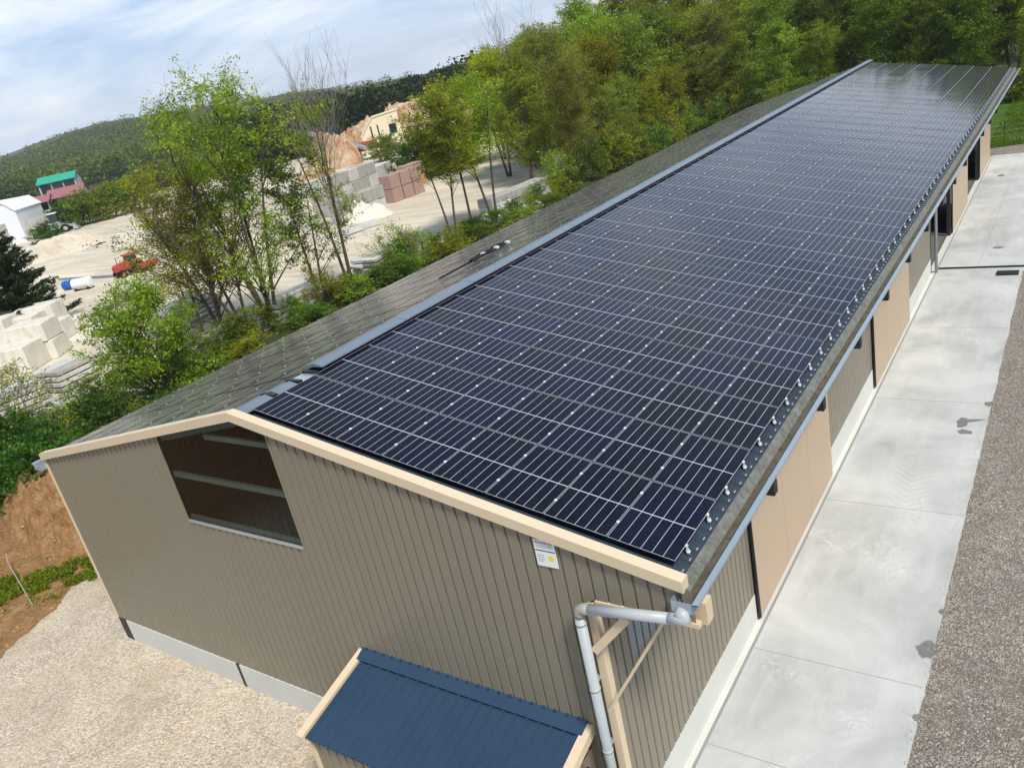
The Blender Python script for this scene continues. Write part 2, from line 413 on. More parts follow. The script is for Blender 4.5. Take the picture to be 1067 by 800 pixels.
ORD = ['zeroth', 'first', 'second', 'third', 'fourth', 'fifth', 'sixth', 'seventh', 'eighth', 'ninth', 'tenth', 'eleventh', 'twelfth', 'thirteenth', 'fourteenth', 'fifteenth', 'sixteenth', 'seventeenth', 'eighteenth', 'nineteenth', 'twentieth']
for t, b in (('twenty', 20), ('thirty', 30), ('forty', 40)):
    if b > 20: ORD.append({30: 'thirtieth', 40: 'fortieth'}[b])
    ORD += [t+'-'+ORD[i] for i in range(1, 10)]

# ------------------------------------------------------------------ ground sheets
def sheet_poly(name, pts, z, mat, sub=0, amp=0., fr=1.):
    bm = bmesh.new(); vs = [bm.verts.new((x, y, z)) for x, y in pts]; bm.faces.new(vs)
    me = bpy.data.meshes.new(name); bm.to_mesh(me); bm.free(); me.materials.append(mat)
    o = link(name, me); tag(o, kind='structure'); return o
def sheet_grid(name, x0, x1, y0, y1, nx, ny, zf, mat, inside=None):
    vs = []; fs = []
    for j in range(ny+1):
        for i in range(nx+1):
            x = x0+(x1-x0)*i/nx; y = y0+(y1-y0)*j/ny; vs.append((x, y, zf(x, y)))
    for j in range(ny):
        for i in range(nx):
            cx = x0+(x1-x0)*(i+.5)/nx; cy = y0+(y1-y0)*(j+.5)/ny
            if inside is None or inside(cx, cy):
                a = j*(nx+1)+i; fs.append((a, a+1, a+nx+2, a+nx+1))
    me = bpy.data.meshes.new(name); me.from_pydata(vs, [], fs); me.materials.append(mat); me.update()
    me.polygons.foreach_set('use_smooth', [True]*len(me.polygons))
    o = link(name, me); tag(o, kind='structure'); return o
def nz(x, y, s, seed=0.): return noise.noise(Vector((x*s, y*s, seed)))

sheet_poly('ground', [(-5000, -1500), (5000, -1500), (5000, 5000), (-5000, 5000)], -.12, MT['soil'])
yardpts = [(-33.5, -40), (-33.0, 20), (-35, 55), (-40, 80), (-60, 112), (-110, 160), (-215, 215), (-225, 95), (-160, 40), (-120, -40)]
sheet_poly('quarry_yard', yardpts, -.06, MT['yard'])
def gz(x, y):
    w = max(0., 1-abs(y+1.1)/1.2)*(.12 if x > -9 else 0)
    return .03*nz(x, y, .45, 3.)+.035*nz(x, y, 1.7, 8.)+.012*nz(x, y, 5., 1.)+w*.6*max(0, nz(x, y, .5, 5.)+.3)
GRAV_BASE = gz
def edge_left(y): return -13.9-.42*(y+1.)+.35*nz(0, y, 1.1, 2.)+.15*nz(0, y, 4., 2.)
sheet_grid('gravel_yard', -26, 7.6, -26, 3.6, 168, 148, lambda x, y: gz(x, y)+min(0, (x-edge_left(y)))*.22, MT['gravel'], lambda x, y: x > edge_left(y)-1.2 and not (x > -9.6 and y > .6))
def track_edge(y): return 11.52+.05*nz(0, y, .6, 4.)+.025*nz(0, y, 3., 4.)
sheet_poly('gravel_track', [(track_edge(-12+i*.2)+0, -12+i*.2) for i in range(0, 230)]+[(60, 33.8), (60, -30), (11.5, -30)], .004, MT['track'])
slab = MB()
slab.box((7.66, -30, -.1), (11.62, 34.45, .0)); slab.box((7.66, 34.75, -.1), (40, 62.6, .0))
tag(slab.build('concrete_apron', MT['concrete']), kind='structure')
jm = MB()
for y in (2.35, 5.4, 12.2, 19.3, 26.4):
    jm.box((7.9, y, .001), (11.46, y+.012, .004))
jm.box((9.6, 34.75, .001), (9.612, 62, .004))
tag(jm.build('slab_joints', MT['jointline']), kind='structure')
sheet_poly('stony_verge', [(7.0, 62.5), (40, 62.5), (40, 66.8), (20, 66.2), (12, 66.6), (7.0, 65.2)], .012, MT['track'])
sheet_grid('grass_field', -20, 70, 62, 96, 60, 24, lambda x, y: -.02+.12*nz(x, y, .25, 1.), MT['grass'], lambda x, y: y > 65+.5*nz(x, y, .7, 6) or x < 7.4)
# damp stains on the slab
def stain(cx, cy, rx, ry, seed, tail=None):
    rings = []; n = 32
    for f, al in ((.0, 1), (.62, 1), (.86, .75), (1.12, 0)):
        for i in range(n):
            a = 2*math.pi*i/n; k = 1+.38*noise.noise(Vector((math.cos(a)*1.4, math.sin(a)*1.4, seed)))+.22*noise.noise(Vector((math.cos(a)*4, math.sin(a)*4, seed+5)))
            x, y = rx*k*f*math.cos(a), ry*k*f*math.sin(a)
            if tail and f > 0:
                tx, ty = tail[0]-cx, tail[1]-cy; L = math.hypot(tx, ty); c_ = (math.cos(a)*tx+math.sin(a)*ty)/L
                if c_ > .93: x += tx*f*(c_-.93)/.07*.8; y += ty*f*(c_-.93)/.07*.8
            rings.append((cx+x, cy+y, .006, al))
    fs = [(r_*n+i, r_*n+(i+1) % n, (r_+1)*n+(i+1) % n, (r_+1)*n+i) for r_ in range(3) for i in range(n)]
    me = bpy.data.meshes.new('damp_stain'); me.from_pydata([q[:3] for q in rings], [], fs)
    at = me.attributes.new('wet', 'FLOAT', 'POINT'); at.data.foreach_set('value', [q[3] for q in rings]); me.materials.append(WET); me.update(); return me
def wet_mat():
    k = N('damp concrete'); co = k.coord(); at = k.n('ShaderNodeAttribute'); at.attribute_name = 'wet'
    k.pbr(k.mix(k.noise(co, 6, 5), (.15, .155, .15), (.24, .245, .235)), .5, 0, .4)
    p = [q for q in k.t.nodes if q.type == 'BSDF_PRINCIPLED'][0]; tr = k.n('ShaderNodeBsdfTransparent'); mx = k.n('ShaderNodeMixShader')
    k.l(k.math('MULTIPLY', at.outputs['Fac'], k.grey(k.noise(co, 9, 4), .75, 1., .3, .6)), mx.inputs[0]); k.l(tr.outputs[0], mx.inputs[1]); k.l(p.outputs[0], mx.inputs[2]); k.l(mx.outputs[0], k.out.inputs[0]); return k.m
WET = wet_mat()
for i, (u, v, rx, ry, tl, lb) in enumerate([(966, 677, .2, .26, None, 'large round damp stain on the slab beside the gravel edge'), (955, 747, .08, .1, None, 'small damp spot on the slab nearest the bottom of the photo'),
        (1003, 440, .17, .33, (1026, 438), 'damp stain with a thin tail running towards the gravel'), (1005, 450, .2, .16, None, 'damp streak just below the stain with a tail'), (1031, 421, .13, .22, None, 'grey damp spot at the slab edge above the tailed stain'), (982, 637, .08, .1, None, 'tiny damp spot at the gravel edge above the large stain'),
        (1043, 183, .2, .3, None, 'dark oil spot on the far slab'), (1040, 258, .28, .16, None, 'oil spot on the slab just before the drain')]):
    p = gp(u, v); t = None
    if tl: q = gp(*tl); t = (q.x, q.y)
    tag(link('damp_stain', stain(p.x, p.y, rx, ry, i*3.1, t)), lb, 'stain', 'damp stains on the concrete')

# ------------------------------------------------------------------ the shed
XA, TANP = -.241, .2089                      # ridge x, roof pitch
XL, XR, YF, YB, Y0 = -9.72, 7.65, 61.1, 61.1, -.40
BAY = 6.84
def zpan(x): return 8.35-TANP*abs(x-XA)      # panel plane
def zroof(x): return 8.19-TANP*abs(x-XA)     # pan of the roof sheet
def ztrim(x): return 8.43-TANP*abs(x-XA)
BR = Vector((-1.0, 30.0, 0.0))
shed = empty('farm_shed', BR, 'long beige clad farm shed with a low double pitched roof carrying solar panels', 'shed')
def mb(): return MB(BR)

def ribs(a, b, pitch=.25, deep=.034):
    """trapezoid cladding profile between a and b: (along, inward depth)"""
    out = [(a, 0.)]; x = math.floor(a/pitch)*pitch
    while x < b:
        for dx, d in ((.198, 0.), (.207, deep), (.241, deep), (.25, 0.)):
            if a+1e-4 < x+dx < b-1e-4: out.append((x+dx, d))
        x += pitch
    out.append((b, 0.)); return out
WX0, WX1, WZ0 = -3.41, .655, 5.31            # big clear window in the gable
m = mb(); ZB = .78
def gseg(a, b, z0, z1, mbx):
    mbx.sheet(ribs(a, b), lambda p: (p[0], Y0+p[1], z0(p[0])), lambda p: (p[0], Y0+p[1], z1(p[0])))
top = lambda x: ztrim(x)-.16
gseg(XL, WX0, lambda x: ZB, top, m); gseg(WX0, WX1, lambda x: ZB, lambda x: WZ0, m); gseg(WX1, XR, lambda x: ZB, top, m)
gseg(XR, 9.42, lambda x: 5.66, top, m)
m.build('gable_cladding', MT['cladding'], shed)
m = mb(); m.sheet(ribs(WX0, WX1, .25, .012), lambda p: (p[0], Y0+p[1], WZ0), lambda p: (p[0], Y0+p[1], top(p[0]))); win = m.build('clear_window_sheet', MT['poly'], shed)
m = mb()
for z, xa, xb in ((6.53, WX0, WX1), (7.68, -1.6, WX1), (5.34, WX0, WX1)): m.box((xa, Y0+.06, z-.06), (xb, Y0+.14, z+.06))
m.build('rail', MT['galv'], win)
m = mb()
for xa, xb in ((WX0, XA), (XA, WX1)):
    m.bar((xa, Y0+.12, top(xa)-.12), (xb, Y0+.12, top(xb)-.12), .06, .2)
m.build('sloping_rail', MT['ridge'], win)
m = mb(); m.box((WX0, Y0-.022, WZ0-.05), (WX1, Y0-.002, WZ0+.03)); m.build('sill_flashing', MT['galv'], win)
# verge trims
for xa, xb in ((XA, 9.32), (XL-.07, XA)):
    m = mb(); y0, y1 = Y0-.075, Y0+.13
    m.prism([(xa, y0, ztrim(xa)), (xb, y0, ztrim(xb)), (xb, y0, ztrim(xb)-.2), (xa, y0, ztrim(xa)-.2)], (0, y1-y0, 0))
    for s in (0.3, .62): 
        x = xa+(xb-xa)*s; m.box((x, y0-.003, ztrim(x)-.19), (x+.012, y0, ztrim(x)-.01))
    o = m.build('verge_trim', MT['tan'], shed); recalc(o)
# plinth panels and dark posts of the gable, corner trims
m = mb(); m.box((-9.28, Y0-.02, -.3), (-4.0, Y0+.16, ZB-.01)); m.build('plinth_panel', MT['plinth'], shed)
m = mb(); m.box((-3.84, Y0-.02, -.3), (1.8, Y0+.16, ZB-.01)); m.build('plinth_panel', MT['plinth'], shed)
m = mb(); m.box((1.95, Y0-.02, -.3), (7.45, Y0+.16, ZB-.01)); m.build('plinth_panel', MT['plinth'], shed)
for a, b in ((-9.70, -9.29), (-3.99, -3.85), (1.81, 1.94)):
    m = mb(); m.box((a, Y0-.012, -.3), (b, Y0+.14, ZB-.004)); m.build('steel_post', MT['dark'], shed)
m = mb(); m.box((XL-.05, Y0-.03, ZB), (XL+.03, Y0+.06, top(XL)-.02)); m.build('corner_trim', MT['tan'], shed)
m = mb(); m.box((7.57, Y0-.06, .0), (7.72, Y0+.10, 5.60)); m.build('corner_trim', MT['tan'], shed)
# eave support at the front right corner
m = mb(); m.box((7.73, Y0-.03, 5.60), (9.47, Y0+.08, 5.68)); m.build('eave_beam', MT['tan'], shed)
m = mb(); m.box((9.34, Y0+.14, 5.56), (9.54, Y0+.36, 5.95)); m.build('eave_block', MT['tan'], shed)
m = mb(); m.bar((7.64, Y0-.1, 4.78), (8.36, Y0-.1, 5.62), .14, .2, (0, 1, 0)); m.build('knee_brace', MT['tan'], shed)
m = mb(); m.bar((7.62, Y0-.09, 3.42), (8.92, Y0-.05, 5.62), .05, .05, (0, 1, 0)); m.build('thin_brace', MT['tan'], shed)
# right long wall: bays
def rseg(a, b, z0, z1, mbx, x=XR):
    mbx.sheet(ribs(a, b), lambda p: (x-p[1], p[0], z0), lambda p: (x-p[1], p[0], z1))
def yb(i): return Y0+BAY*i
for i in (0, 2, 4):
    m = mb(); a, b = yb(i)+(.1 if i == 0 else .07), yb(i+1)-.07
    if i == 0:
        rseg(a, .5, ZB, 6.3, m); rseg(.5, 1.5, ZB, 3.7, m); rseg(1.5, b, ZB, 6.3, m)
    else: rseg(a, b, ZB, 6.3, m)
    m.build('wall_cladding', MT['cladding'], shed)
    m = mb(); m.box((XR-.18, a, -.2), (XR+.012, b, ZB-.01)); m.build('plinth_panel', MT['plinth'], shed)
m = mb(); rseg(.5, 1.5, 3.7, 6.3, m); m.build('light_panel', MT['clearstrip'], shed)
for i in range(1, 10):
    m = mb(); m.box((XR-.16, yb(i)-.07, -.2), (XR+.02, yb(i)+.07, 6.3)); m.build('steel_post', MT['dark'], shed)
def sliding_door(i, panels, y0=None, y1=None):
    a, b = (yb(i)-.02 if y0 is None else y0), (yb(i+1)+.25 if y1 is None else y1)
    d = mb(); w = (b-a)/panels
    for k in range(panels):
        d.box((XR+.06, a+k*w+.006, .09), (XR+.105, a+(k+1)*w-.006, 6.1))
    d = d.build('sliding_door', MT['door'], shed)
    e = mb(); e.box((XR+.052, a-.05, .09), (XR+.112, a-.002, 6.1)); e.build('door_edge', MT['dark'], d)
    return d
sliding_door(1, 3); sliding_door(3, 3); sliding_door(6, 3, yb(6)+.3, yb(7)+.2); sliding_door(8, 3, yb(8)+.2, yb(9)+.1)
m = mb(); m.box((XR+.115, 6.3, 5.95), (XR+.22, 34, 6.1)); m.box((XR+.115, 34, 5.95), (XR+.22, 61, 6.1)); m.build('door_rail', MT['dark'], shed)
m = mb(); m.box((XR-.14, Y0, -.05), (XR+.16, YB, .012)); m.build('threshold', MT['plinth'], shed)
m = mb(); m.box((XR+.17, Y0-.5, .002), (XR+.22, YB, .022)); m.build('drain_lip', MT['jointline'], shed)
# dark inner gates of the two open bays
for i in (5, 7):
    m = mb(); m.box((XR-1.5, yb(i)+.1, 0.02), (XR-1.42, yb(i+1)-.1, 6.0))
    g = m.build('inner_gate', MT['dark'], shed)
    m = mb()
    for k in range(5): m.box((XR-1.41, yb(i)+.6+k*1.3, .02), (XR-1.36, yb(i)+.68+k*1.3, 6.0))
    m.build('gate_post', MT['ridge'], g)
# far gable, left wall, floor inside
m = mb(); m.box((XL, YB-.04, 0), (XR, YB, 6.3)); m.prism([(XL, YB-.04, 6.3), (XR, YB-.04, 6.3), (9.2, YB-.04, zroof(9.2)-.06), (XA, YB-.04, zroof(XA)-.06), (XL, YB-.04, zroof(XL)-.05)], (0, .04, 0))
recalc(m.build('far_gable', MT['cladding'], shed))
m = mb(); m.sheet(ribs(Y0, YB), lambda p: (XL+p[1], p[0], .1), lambda p: (XL+p[1], p[0], 6.2)); m.build('left_wall', MT['cladding'], shed)
m = mb(); m.box((XL+.1, Y0+.2, -.1), (XR-.2, YB-.1, .004)); m.build('inner_floor', MT['innerfloor'], shed)
m = mb()
for i in range(1, 9):
    m.bar((XL+.2, yb(i), zroof(XL)-.35), (XA, yb(i), zroof(XA)-.35), .18, .4); m.bar((XA, yb(i), zroof(XA)-.35), (XR, yb(i), zroof(XR)-.35), .18, .4)
m.build('rafter', MT['dark'], shed)
m = mb(); m.box((XL+.08, Y0+.2, 3.0), (XL+.1, 22, 6.15)); m.build('shade_sheet', MT['shadesheet'], shed)  # dark sheet added inside to deepen the shade seen through the clear window
m = mb(); m.box((XL+.08, Y0+.2, .01), (XL+.12, 22, 2.99)); m.build('board_lining', MT['boards'], shed)
m = mb()
for k in range(3):
    for q in range(2): m.box((-9.5+.02*k, 4.2+k*1.05, .01+q*.5), (-8.3-.1*q, 5.2+k*1.05, .5+q*.5))
m.build('stored_straw', MT['straw'], shed)
# roof sheet: ribs run down the slope
m = mb()
prof = []
y = Y0+.14
while y < YB+.15:
    prof += [(y, 0.), (y+.20, 0.), (y+.225, .042), (y+.265, .042)]; y += .29
prof = [p for p in prof if p[0] < YB+.2]
for xe in (9.24, XL-.05):
    m.sheet(prof, lambda p: (XA, p[0], zroof(XA)+p[1]), lambda p: (xe, p[0], zroof(xe)+p[1]), flip=xe < 0)
m.cur = 1
for p in prof:
    if p[1] > 0:
        x = 9.13; m.box((x-.008, p[0]-.009, zroof(x)+.04), (x+.008, p[0]+.008, zroof(x)+.052))
roof = m.build('roof_sheet', [MT['slate'], MT['clamp']], shed)
m = mb(); m.add([(XA, Y0+.2, zroof(XA)-.03), (9.2, Y0+.2, zroof(9.2)-.03), (9.2, YB, zroof(9.2)-.03), (XA, YB, zroof(XA)-.03)], [(0, 1, 2, 3)])
m.add([(XA, Y0+.2, zroof(XA)-.03), (XL, Y0+.2, zroof(XL)-.03), (XL, YB, zroof(XL)-.03), (XA, YB, zroof(XA)-.03)], [(0, 1, 2, 3)]); m.build('roof_lining', MT['slate'], shed)
# ridge cap: long pieces from y = 2 on, two short raised pieces at the front
def cap(y0, y1, h, w):
    m = mb(); zt = lambda x: h-TANP*abs(x-XA)
    pts = [(XA-w, zt(XA-w)-.03), (XA-w, zt(XA-w)), (XA, h), (XA+w, zt(XA+w)), (XA+w, zt(XA+w)-.03)]
    m.sheet(pts, lambda p: (p[0], y0, p[1]), lambda p: (p[0], y1, p[1]))
    m.sheet([(XA-w, zt(XA-w)-.03), (XA+w, zt(XA+w)-.03)], lambda p: (p[0], y0, p[1]), lambda p: (p[0], y1, p[1]))
    m.add([(p[0], y0, p[1]) for p in pts], [(0, 1, 2, 3, 4)])
    return m.build('ridge_cap', MT['ridge'], shed)
y = 2.0
while y < 60.5:
    cap(y, min(y+2.93, 61.15), 8.455, .27); y += 2.95
for a, b in ((-.2, .55), (.72, 1.25)): cap(a, b, 8.36, .25)
for a in (.58, 1.3, 1.8):
    m = mb(); m.box((XA-.22, a, 8.12), (XA+.24, a+.10, 8.345)); m.build('ridge_closure', MT['black'], shed)
m = mb(); m.box((XA-.22, 1.42, 8.15), (XA+.22, 1.8, 8.29)); m.build('ridge_tray', MT['galv'], shed)
# cable run beside the ridge
m = mb(); pts = [(XA+.31+.04*nz(0, t, .7, 3.), t, zroof(XA+.3)+.07+.05*abs(nz(0, t, 1.3, 5.))) for t in [0.9+.35*k for k in range(0, 60)]]
m.tube(pts, .012, 5); m.tube([(p[0]+.05, p[1]+.1, p[2]+.01) for p in pts[8:40]], .01, 5); m.build('cable', MT['black'], shed)
# gutters
def gutter(x0, sgn):
    zi = zroof(x0)-.03; g = mb(); w = .30*sgn; zb = zi-.20; zo = zi-.02; y0, y1 = Y0-.2, YB+.1
    prof = [(x0-.02*sgn, zi-.02), (x0-.02*sgn, zb), (x0+w, zb), (x0+w, zo), (x0+w+.10*sgn, zo+.01), (x0+w+.10*sgn, zo-.03), (x0+w+.008*sgn, zo-.03), (x0+w+.008*sgn, zb-.006), (x0-.028*sgn, zb-.006), (x0-.028*sgn, zi-.02)]
    g.sheet(prof, lambda p: (p[0], y0, p[1]), lambda p: (p[0], y1, p[1]))
    g.prism([(x0-.02*sgn, y0, zb), (x0+w, y0, zb), (x0+w, y0, zo), (x0-.02*sgn, y0, zi-.02)], (0, .01, 0))
    for k in range(10):
        yy = 3+k*6.1; g.box((min(x0+w-.003*sgn, x0+w+.05*sgn), yy, zo-.02), (max(x0+w-.003*sgn, x0+w+.05*sgn), yy+.07, zo+.004))
    o = recalc(g.build('gutter', MT['gutter'], shed))
    d = mb(); ys = [y0+.3+.25*k for k in range(int((y1-y0-.4)/.25))]
    d.add([(x0+.01*sgn, yy, zb+.05+.015*nz(0, yy, 2., 1.)) for yy in ys]+[(x0+w-.004*sgn, yy, zb+.025+.015*nz(0, yy, 2., 7.)) for yy in ys], [(i, i+1, len(ys)+i+1, len(ys)+i) for i in range(len(ys)-1)])
    d.build('gutter_silt', MT['gutterdirt'], o)
    return o
gt = gutter(9.18, 1); gutter(XL-.07, -1)
m = mb(); n0 = Y0+.1
m.add([(9.19, n0, zroof(9.19)+.046), (9.25, n0, zroof(9.25)+.044), (9.33, n0, zroof(9.33)-.05), (9.33, YB, zroof(9.33)-.05), (9.25, YB, zroof(9.25)+.044), (9.19, YB, zroof(9.19)+.046)], [(0, 1, 4, 5), (1, 2, 3, 4)])
m.build('drip_edge', MT['gutterfelt'], shed)
BRK = [3.3+3.5*k for k in range(17)]
for yy in BRK:
    m = mb(); m.box((9.14, yy, 5.64), (9.46, yy+.2, 5.90)); m.box((8.98, yy+.04, 5.8), (9.1, yy+.12, zroof(9.1)-.1)); m.box((9.09, yy+.04, 5.8), (9.15, yy+.12, 5.88)); m.build('eave_bracket', MT['dark'], shed)
m = mb(); m.add([(XR, Y0+.1, zroof(XR)-.25), (9.25, Y0+.1, zroof(9.25)-.09), (9.25, YB, zroof(9.25)-.09), (XR, YB, zroof(XR)-.25)], [(0, 1, 2, 3)]); m.build('soffit', MT['slate'], shed)
# down pipe at the front right corner
def pipe(parent, pts, r, mat, name, n=12):
    m = mb(); m.tube(pts, r, n); return m.build(name, mat, parent, smooth=True)
py = Y0-.24
dp = pipe(shed, [(7.54, py, 5.55), (7.54, py, 0.0)], .088, MT['pipe'], 'down_pipe')
pipe(dp, [(9.17, py-.01, 5.89), (7.70, py, 5.68)], .088, MT['pipe'], 'cross_pipe')
pipe(dp, [(7.74, py, 5.686), (7.64, py, 5.672), (7.575, py, 5.64), (7.545, py, 5.58), (7.54, py, 5.5)], .094, MT['pipejoint'], 'elbow')
pipe(dp, [(9.25, py+.03, 6.02), (9.36, py+.02, 5.97), (9.38, py, 5.93), (9.32, py, 5.905), (9.12, py-.01, 5.885)], .094, MT['pipe'], 'elbow')
pipe(dp, [(9.22, Y0-.12, 6.03), (9.22, Y0-.12, 5.93)], .075, MT['pipe'], 'outlet')
for z in (5.35, 4.0, 2.65, 1.3):
    pipe(dp, [(7.54, py, z), (7.54, py, z+.05)], .097, MT['pipe'], 'pipe_collar')
for z in (4.1, 2.7): 
    m = mb(); m.box((7.50, py+.09, z), (7.58, Y0, z+.04)); m.build('pipe_clip', MT['galv'], dp)
m = mb(); m.tube([(XR+.22, 33.95, .0), (XR+.22, 33.95, 5.7), (XR+.9, 33.95, 6.0), (9.22, 33.95, 6.02)], .075, 10); m.build('down_pipe', MT['galv'], shed, smooth=True)
# lean-to at the foot of the gable
LX0, LX1, LY1, LZ0, LZ1 = 1.42, 7.16, -2.42, 2.80, 2.32
lean = MB(BR); lean.box((LX0+.1, LY1+.16, 0.05), (LX0+.16, Y0-.045, 2.2))
lw = mb()
lw.sheet(ribs(LX0+.12, LX1-.1), lambda p: (p[0], LY1+.14+p[1], .05), lambda p: (p[0], LY1+.14+p[1], LZ1-.06))
lw.sheet(ribs(LY1+.14, Y0-.01), lambda p: (LX0+.12+p[1], p[0], .05), lambda p: (LX0+.12+p[1], p[0], LZ1-.02), flip=True)
lw.sheet(ribs(LY1+.14, Y0-.01), lambda p: (LX1-.12-p[1], p[0], .05), lambda p: (LX1-.12-p[1], p[0], LZ1-.02))
lt = lw.build('lean_to', MT['cladding'], shed)
m = mb(); sl = (LZ0-LZ1)/(Y0-LY1); zl = lambda y: LZ1+sl*(y-LY1)
pr = [(LX0, 0.)]; x = LX0
while x < LX1-.26: pr += [(x+.19, 0.), (x+.21, .045), (x+.245, .045), (x+.265, 0.)]; x += .265
pr.append((LX1, 0.))
m.sheet(pr, lambda p: (p[0], LY1, zl(LY1)+p[1]), lambda p: (p[0], Y0-.03, zl(Y0-.03)+p[1]))
m.sheet([(p[0], p[1]-.02) for p in pr], lambda p: (p[0], LY1, zl(LY1)+p[1]), lambda p: (p[0], Y0-.03, zl(Y0-.03)+p[1]), flip=True)
m.build('lean_to_roof', MT['navy'], lt)
for xa in (LX0-.02, LX1-.16):
    m = mb(); y1 = Y0-.012
    m.prism([(xa, LY1-.06, zl(LY1-.06)+.075), (xa, y1, zl(y1)+.075), (xa, y1, zl(y1)-.12), (xa, LY1-.06, zl(LY1-.06)-.12)], (.18, 0, 0)); recalc(m.build('verge_trim', MT['tan'], lt))
m = mb(); m.prism([(LX0+.1, Y0-.26, zl(Y0-.26)+.055), (LX0+.1, Y0-.26, zl(Y0-.26)+.075), (LX0+.1, Y0-.005, zl(Y0)+.12), (LX0+.1, Y0-.005, zl(Y0)+.05)], (LX1-LX0-.2, 0, 0))
for k in range(22): m.box((LX0+.2+k*.25, Y0-.05, zl(Y0)+.10), (LX0+.26+k*.25, Y0-.004, zl(Y0)+.145))
recalc(m.build('wall_flashing', MT['navy'], lt))
m = mb(); m.box((LX0+.07, LY1+.09, .0), (LX0+.17, LY1+.2, LZ1-.08)); m.build('corner_trim', MT['tan'], lt)
m = mb(); m.tube([(LX1+.06, Y0-.5, 2.35), (LX1+.08, Y0-.52, 1.4), (LX1+.07, Y0-.5, .1)], .05, 8); m.build('drain_hose', MT['black'], lt)

# sign on the gable
SG = Vector((6.965, Y0-.012, 6.41))
sign = empty('sign', SG, 'small white builder sign with dark heading and yellow dot under the verge', 'sign')
m = MB(SG); m.box((6.77, Y0-.022, 6.17), (7.165, Y0-.008, 6.68)); m.build('sign_board', MT['white'], sign)
def text(body, size, loc, mat, name, parent, sx=1.):
    c = bpy.data.curves.new('txt', 'FONT'); c.body = body; c.size = size; c.align_x = 'CENTER'; c.align_y = 'CENTER'; c.extrude = .001; c.resolution_u = 3
    t = bpy.data.objects.new('txt', c); col.objects.link(t); bpy.context.view_layer.update()
    me = bpy.data.meshes.new_from_object(t.evaluated_get(bpy.context.evaluated_depsgraph_get())); bpy.data.objects.remove(t); bpy.data.curves.remove(c)
    me.transform(Matrix.Translation(Vector(loc)-SG)@Matrix.Rotation(R(90), 4, 'X')@Matrix.Diagonal((sx, 1, 1, 1))); me.materials.clear(); me.materials.append(mat)
    return link(name, me, parent)
text('WALTEFAUGLE', .066, (6.967, Y0-.0235, 6.625), MT['ink'], 'heading', sign, .72)
m = MB(SG)
for z, xa, xb in ((6.57, 6.80, 7.13), (6.535, 6.80, 7.10), (6.385, 6.80, 6.93), (6.345, 6.80, 6.92), (6.305, 6.80, 6.94), (6.265, 6.80, 6.90)): m.box((xa, Y0-.0235, z-.006), (xb, Y0-.0222, z+.006))
m.build('small_print', MT['greyink'], sign)
m = MB(SG); m.box((6.78, Y0-.0236, 6.465), (7.155, Y0-.0222, 6.485)); m.build('dark_rule', MT['ink'], sign)
m = MB(SG); m.prism([(7.06+.055*math.cos(2*math.pi*k/20), Y0-.0236, 6.345+.055*math.sin(2*math.pi*k/20)) for k in range(20)], (0, .0014, 0)); m.build('yellow_dot', MT['yellow'], sign)

# black lifting strap / pole lying on the left slope near the ridge
ll = lambda x: zpan(x)+.05
ST = Vector((-3.2, 11.5, ll(-3.2)))
bl = empty('roof_pole', ST, 'black pole and bundled straps lying on the far roof slope beside the ridge', 'pole')
m = MB(ST); m.tube([(-3.45, 10.5, ll(-3.45)+.02), (-3.3, 12.2, ll(-3.3)+.05)], .035, 6); m.build('pole', MT['black'], bl)
m = MB(ST)
for k in range(3): m.tube([(-3.25+.1*k+.12*nz(k, t, 1.5, 2.), 12.0+t*2.2, ll(-3.0)+.05+.10*abs(nz(t, k, 2., 4.))) for t in [i/9 for i in range(10)]], .04, 5)
m.build('strap', MT['black'], bl)
m = MB(ST)
for t in (.25, .6, .9): m.box((-3.2+.1*t, 12.0+t*2.2, ll(-3.1)+.08), (-3.05+.1*t, 12.14+t*2.2, ll(-3.1)+.16))
m.build('buckle', MT['clamp'], bl)

# ------------------------------------------------------------------ solar panels
MWX, MLY, PX, PY = 1.134, 1.741, 1.154, 1.771
def panel_meshes():
    f = MB(); t = .0085; h = .035
    for a, b in (((0, 0, -h), (t, MLY, 0)), ((MWX-t, 0, -h), (MWX, MLY, 0)), ((t, 0, -h), (MWX-t, t, 0)), ((t, MLY-t, -h), (MWX-t, MLY, 0))): f.box(a, b, None, 1)
    fo = f.build('frame', [MT['black'], MT['frame']])
    g = MB(); g.box((t, t, -.012), (MWX-t, MLY-t, -.003)); go = g.build('cell_sheet', MT['cells'])
    c = MB(); c.box((-.022, -.025, -.01), (.022, .025, .012)); co = c.build('clamp', MT['clamp'])
    e = MB(); e.box((.0, -.03, -.01), (.03, .03, .012)); e.box((.022, -.025, -.09), (.034, .025, .012)); e.box((.034, -.03, -.12), (.08, .03, -.09)); e.box((.045, -.012, -.09), (.065, .012, -.05))
    eo = e.build('clamp', MT['clamp'])
    ms = [o.data for o in (fo, go, co, eo)]
    for o in (fo, go, co, eo): bpy.data.objects.remove(o)
    return ms
FM, GM, CM, EM = panel_meshes()
def remat(me, *mats):
    n = me.copy(); n.materials.clear()
    for q in mats: n.materials.append(q)
    return n
FM2, GM2, CM2 = remat(FM, MT['black'], MT['dullframe']), remat(GM, MT['cellsdustsheen']), remat(CM, MT['dullclamp'])
PIT = math.atan(TANP)
prng = random.Random(11)
band = {r: prng.gauss(0, .10) for r in range(40)}
